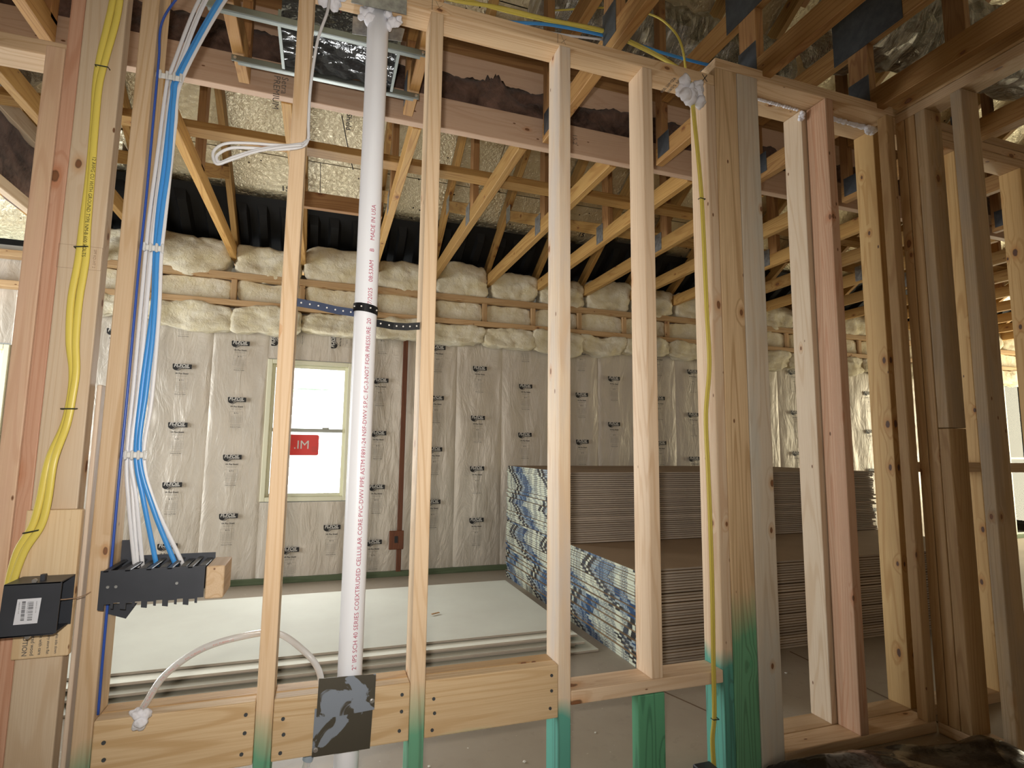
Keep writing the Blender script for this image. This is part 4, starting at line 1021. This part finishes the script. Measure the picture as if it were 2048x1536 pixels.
cable('ground_wire', [(-.50, yf + .006, -.315), (-.485, 1.43, -.322), (-.47, 1.46, -.325), (-.462, 1.50, -.323)], .0012, .0012, plain('bare_wire', (.45, .30, .2), .4), 'thin bare wire leaving the wiring box to the right', 'wire', seg=6)
# multi-way cable guard with wood block
pn = thing('cable_guard', 'dark grey slotted cable guard panel where the blue and white cables end', 'panel', (-.33, 1.5, -.35))
bm = bmesh.new(); X0, X1, Z0, Z1 = -.436, -.236, -.352, -.272; nt_ = 11
top_pts = [(X0, Z1 - .0), (X1, Z1 - .0)]
low = []
n_s = 5; wseg = (X1 - X0) / n_s
for k in range(n_s):
    a = X1 - k * wseg
    low += [(a, Z0 + .012), (a - wseg * .30, Z0 + .012), (a - wseg * .30, Z0), (a - wseg * .42, Z0 + .001), (a - wseg * .42, Z0 + .010), (a - wseg * .72, Z0 + .010), (a - wseg * .72, Z0 - .003), (a - wseg * .99, Z0 - .001)]
plate([(X0, Z1), (X1, Z1)] + low + [(X0, Z0)], 1.447, .0025, M_dark, pn, 'front_plate')
for k in range(n_s):
    a = X0 + k * wseg
    plain_box('top_slat', (a + .004, a + wseg * .38), (1.447, 1.575), (Z1 - .004, Z1), M_dark, pn, .001)
    plain_box('top_slat', (a + wseg * .55, a + wseg * .93), (1.447 + .03, 1.575), (Z1 - .008, Z1 - .004), M_dark, pn, .001)
    plain_box('web', (a + .002, a + .004), (1.449, 1.575), (Z0 + .012, Z1 - .004), M_dark, pn)
plain_box('rear_plate', (X0, X1), (1.573, 1.576), (Z0 + .004, Z1 + .008), M_dark, pn)
plain_box('mounting_flange', (X0, X0 + .035), (1.572, 1.576), (Z1 + .003, Z1 + .045), M_dark, pn)
o = plate([(X0 + .002, Z0 - .002), (X0 + .06, Z0 - .004), (X0 + .040, Z0 - .036), (X0 + .002, Z0 - .022)], 1.50, .003, M_dark, pn, 'lower_flange')
for x in (-.405, -.29, -.42): link('rivet', from_bm(_cyl(.003, .002)), M_galv, pn, (x, 1.446, -.306), Euler((math.radians(90), 0, 0)))
wbk = lumber('wood_block', (-.2345, -.197), (1.452, 1.562), (-.346, -.274), W_tan, None, bev=.002, along=1); tag(wbk, 'sawn wooden block at the right end of the dark cable guard', 'wood block')
ps = lumber('plywood_strip', (-.4995, -.4895), (1.52, 1.60), (FZ + .0, .135), W_strip); tag(ps, 'thin pale upright strip in the gap beside the tan cable stud', 'strip')

# ------------------------------------------------------------------ hanger rails and bagged duct boot
def rail(x0, x1, y, z, label, w=.022):
    x0, x1, y, z = x0 * .964, x1 * .964, y * .964, z * .964
    t = thing('hanger_rail', label, 'metal rail', ((x0 + x1) / 2, y, z), 'hanger rails of the duct boot')
    bm = box_bm(x1 - x0, w * .35, w, .002, 2)
    link('rail_bar', from_bm(bm), M_bar, t, ((x0 + x1) / 2, y, z))
    plain_box('rail_lip', (x0 + .02, x1 - .02), (y, y + .018), (z - w / 2 - .0, z - w / 2 + .002), M_bar, t)
    for x in (x0 + .012, x1 - .012): link('screw', from_bm(_cyl(.005, .003)), M_screw, t, (x, y - .005, z), Euler((math.radians(90), 0, 0)))
rail(-.43, .285, 1.835, 1.385, 'long steel hanger rail in front of the bagged duct boot'); rail(-.375, .30, 2.085, 1.385, 'long steel hanger rail behind the bagged duct boot')
bo = thing('duct_boot', 'square duct boot bagged in shiny dark plastic between the hanger rails', 'duct boot', (-.01, 1.96, 1.4))
bm = bmesh.new(); bmesh.ops.create_grid(bm, x_segments=30, y_segments=30, size=.5)
for v in bm.verts: 
    p = v.co.copy(); e = max(abs(p.x), abs(p.y)) * 2
    v.co = Vector((p.x * .38, p.y * .23, -.01 + .03 * (1 - e) + .012 * noise.noise(Vector((p.x * 9, p.y * 9, 1)))))
link('plastic_cover', from_bm(bm, smooth=True), M_wrap, bo, (-.005, 1.96, 1.40))
for (a, b, c, d) in ((-.205, -.195, 1.845, 2.075), (.185, .195, 1.845, 2.075)):
    plain_box('side_channel', (a, b), (c, d), (1.375, 1.43), M_bar, bo)
plain_box('boot_wall', (-.195, .185), (1.845, 1.85), (1.40, 1.62), M_wrap, bo); plain_box('boot_wall', (-.195, .185), (2.07, 2.075), (1.40, 1.62), M_wrap, bo)
plain_box('boot_wall', (-.195, -.19), (1.85, 2.07), (1.40, 1.62), M_wrap, bo); plain_box('boot_wall', (.18, .185), (1.85, 2.07), (1.40, 1.62), M_wrap, bo)
duct([(-.01, 1.90, 1.56), (.05, 1.90, 1.85), (.35, 1.7, 2.05), (.8, 1.6, 2.2)], .13, 'silver flexible duct rising from the bagged boot', 9)
for k_, (x, s_) in enumerate(((-.03, 'DANGER'), (.05, 'WARNING'))):
    bm = bmesh.new(); add_text(bm, s_, lambda a, b: (b, 0, -a), 0, .03, width=.06); add_text(bm, 'keep out of reach', lambda a, b: (b + .018, 0, -a), 0, 0, width=.06)
    o = link('print', from_bm(bm), M_ink, bo, (x, 1.843, 1.53))
bo.location = Vector(bo.location) * .964 ; bo.scale = (.964,) * 3

# ------------------------------------------------------------------ drywall
TH = .0125
def sheet(x0, x1, y0, y1, z, label, group, top=M_back, tape=True, shift=0, th=TH):
    bm = box_bm(x1 - x0, y1 - y0, th * .82, .0008)
    for f_ in bm.faces: f_.material_index = 0 if f_.normal.z > .5 else 1
    o = link('drywall_sheet', from_bm(bm), [top, M_edge], None, ((x0 + x1) / 2, (y0 + y1) / 2, z + th / 2))
    tag(o, label, 'drywall', group)
    if tape:
        tp_ = plain_box('end_tape', (x0 - .0012, x0 - .0002), (y0 + .001, y1 - .001), (z + .0003, z + th * .86), M_tape, o)
        tp_.color = (shift, 0, 0, 1)
    return o
rs = random.Random(11)
gap = 0; z = FZ + .0; N = 33; sh = .3
zt = []
for k in range(N):
    zt.append(z); z += TH + (.004 if k in (5, 12, 20, 23) else 0)
zlow = z
tot = zlow - FZ; scl = (.427) / tot
for k in range(N):
    if k % 8 == 0: sh = rs.random()
    sh += .022 if (k // 9) % 2 else -.045
    dx = rs.uniform(-.008, .008)
    sheet(1.39 + dx, 3.82 + dx, 2.305 + rs.uniform(-.004, .004), 4.20 + rs.uniform(-.004, .004), FZ + (zt[k] - FZ) * scl, 'drywall sheet of the lower front stack, %s' % (['lowest, on the floor', 'second up from the floor'][k] if k < 2 else 'topmost with its brown back showing' if k == N - 1 else ordw(k) + ' up from the floor'), 'drywall sheets in the lower front stack', shift=sh % 1, th=TH * scl * .985)
z = FZ + .427 + .001
for k in range(33):
    if k % 11 == 0: sh = rs.random()
    sh += .030 if (k // 11) % 2 else -.035
    dx = rs.uniform(-.008, .008)
    sheet(1.39 + dx, 3.80 + dx * 3, 3.035 + rs.uniform(-.003, .003), 4.20 + rs.uniform(-.003, .003), z, 'drywall sheet of the tall rear stack, %s' % ('topmost, brown back showing' if k == 32 else ordw(32 - k) + ' down from its top'), 'drywall sheets in the tall rear stack', shift=sh % 1); z += TH
# loose sheets lying on the floor at left
nmf = ['lowest', 'second', 'third', 'fourth', 'fifth', 'topmost, its white face showing']
for k in range(6):
    z = FZ + k * .0145
    xr = [1.31, 1.22, 1.26, 1.20, 1.235, 1.225][k]; yf_ = [2.52, 2.60, 2.57, 2.63, 2.60, 2.665][k]
    o = sheet(xr - 2.75, xr, yf_, [3.76, 3.75, 3.74, 3.75, 3.74, 3.72][k], z, 'white drywall sheet lying on the floor at left, ' + nmf[k], 'drywall sheets lying on the floor', top=M_face, tape=False)
    o.rotation_euler = (0, 0, [.018, .0, .008, -.004, .004, 0][k])
ch = link('wood_chip', from_bm(box_bm(.05, .012, .004, .001)), W_truss2, None, (.62, 3.07, FZ + .092), Euler((0, 0, .45))); tag(ch, 'small dark chip lying on the white drywall', 'debris')
def crumb(x, y, s, lab):
    b_ = bmesh.new(); bmesh.ops.create_icosphere(b_, subdivisions=1, radius=s)
    for v in b_.verts: v.co *= random.uniform(.7, 1.2); v.co.z *= .4
    o = link('crumb', from_bm(b_), M_debris, None, (x, y, FZ + s * .35)); return tag(o, lab, 'debris', 'plaster crumbs on the floor')
for i in range(16): crumb(random.uniform(.3, 2.2), random.uniform(1.75, 2.25), random.uniform(.003, .008), 'small pale plaster crumb on the concrete floor behind the wall')

# ------------------------------------------------------------------ black bag at the lower right, floor box
bm = bmesh.new(); nx, ny = 60, 34
g = [[None] * (ny + 1) for _ in range(nx + 1)]
for i in range(nx + 1):
    for j in range(ny + 1):
        u, v = i / nx, j / ny; x = (u - .5) * .86; y = (v - .5) * .62
        e = max(abs(u - .5), abs(v - .5)) * 2
        h = .15 * (1 - e ** 3) * (.75 + .5 * noise.noise(Vector((x * 3.2, y * 4, 2)))) + .016 * (1 - e) * noise.noise(Vector((x * 16, y * 9, 5))) + .02 * abs(noise.noise(Vector((x * 6 + y * 9, y * 5, 8))))
        g[i][j] = bm.verts.new((x, y, max(0, h)))
for i in range(nx):
    for j in range(ny): bm.faces.new((g[i][j], g[i + 1][j], g[i + 1][j + 1], g[i][j + 1]))
bo_ = [g[i][0] for i in range(nx + 1)] + [g[nx][j] for j in range(1, ny + 1)] + [g[i][ny] for i in range(nx - 1, -1, -1)] + [g[0][j] for j in range(ny - 1, 0, -1)]
bm.faces.new(bo_[::-1])
bg = link('plastic_bag', from_bm(bm, smooth=True), M_bag, None, (1.70, 1.13, FZ + .001), Euler((0, 0, -.12))); tag(bg, 'glossy black plastic bag bundle on the floor at the lower right', 'bag')
ob = thing('outlet_box', 'small dark outlet box on the floor below the yellow cables', 'electrical box', (1.10, 1.48, FZ))
plain_box('box_body', (1.075, 1.135), (1.43, 1.485), (-.970, -.915), M_dark, ob, .003); link('staple', from_bm(sp_bm(.01)), M_screw, ob, (1.11, 1.428, -.925))

# lettering on foil deck
P_ = [c for c in ceil.children][0]
roof_text(ceil, 'Shield', .05, 3.52, .048, math.radians(-90)); roof_text(ceil, '15', 1.95, 4.10, .06, 0); roof_text(ceil, '15', -.36, 4.08, .06, 0); roof_text(ceil, '15', 1.0, 4.12, .06, 0)

cable('cord', [(.02, 3.52, 2.10), (.055, 3.58, 1.98), (.085, 3.65, 1.90), (.11, 3.70, 1.84)], .003, .003, M_strap, 'thin dark cord slanting below the foil deck left of the drain pipe', 'cord', seg=6)
# ------------------------------------------------------------------ lift everything to floor level 0
for o in list(S.objects):
    if o.parent is None: o.location.z += OZ
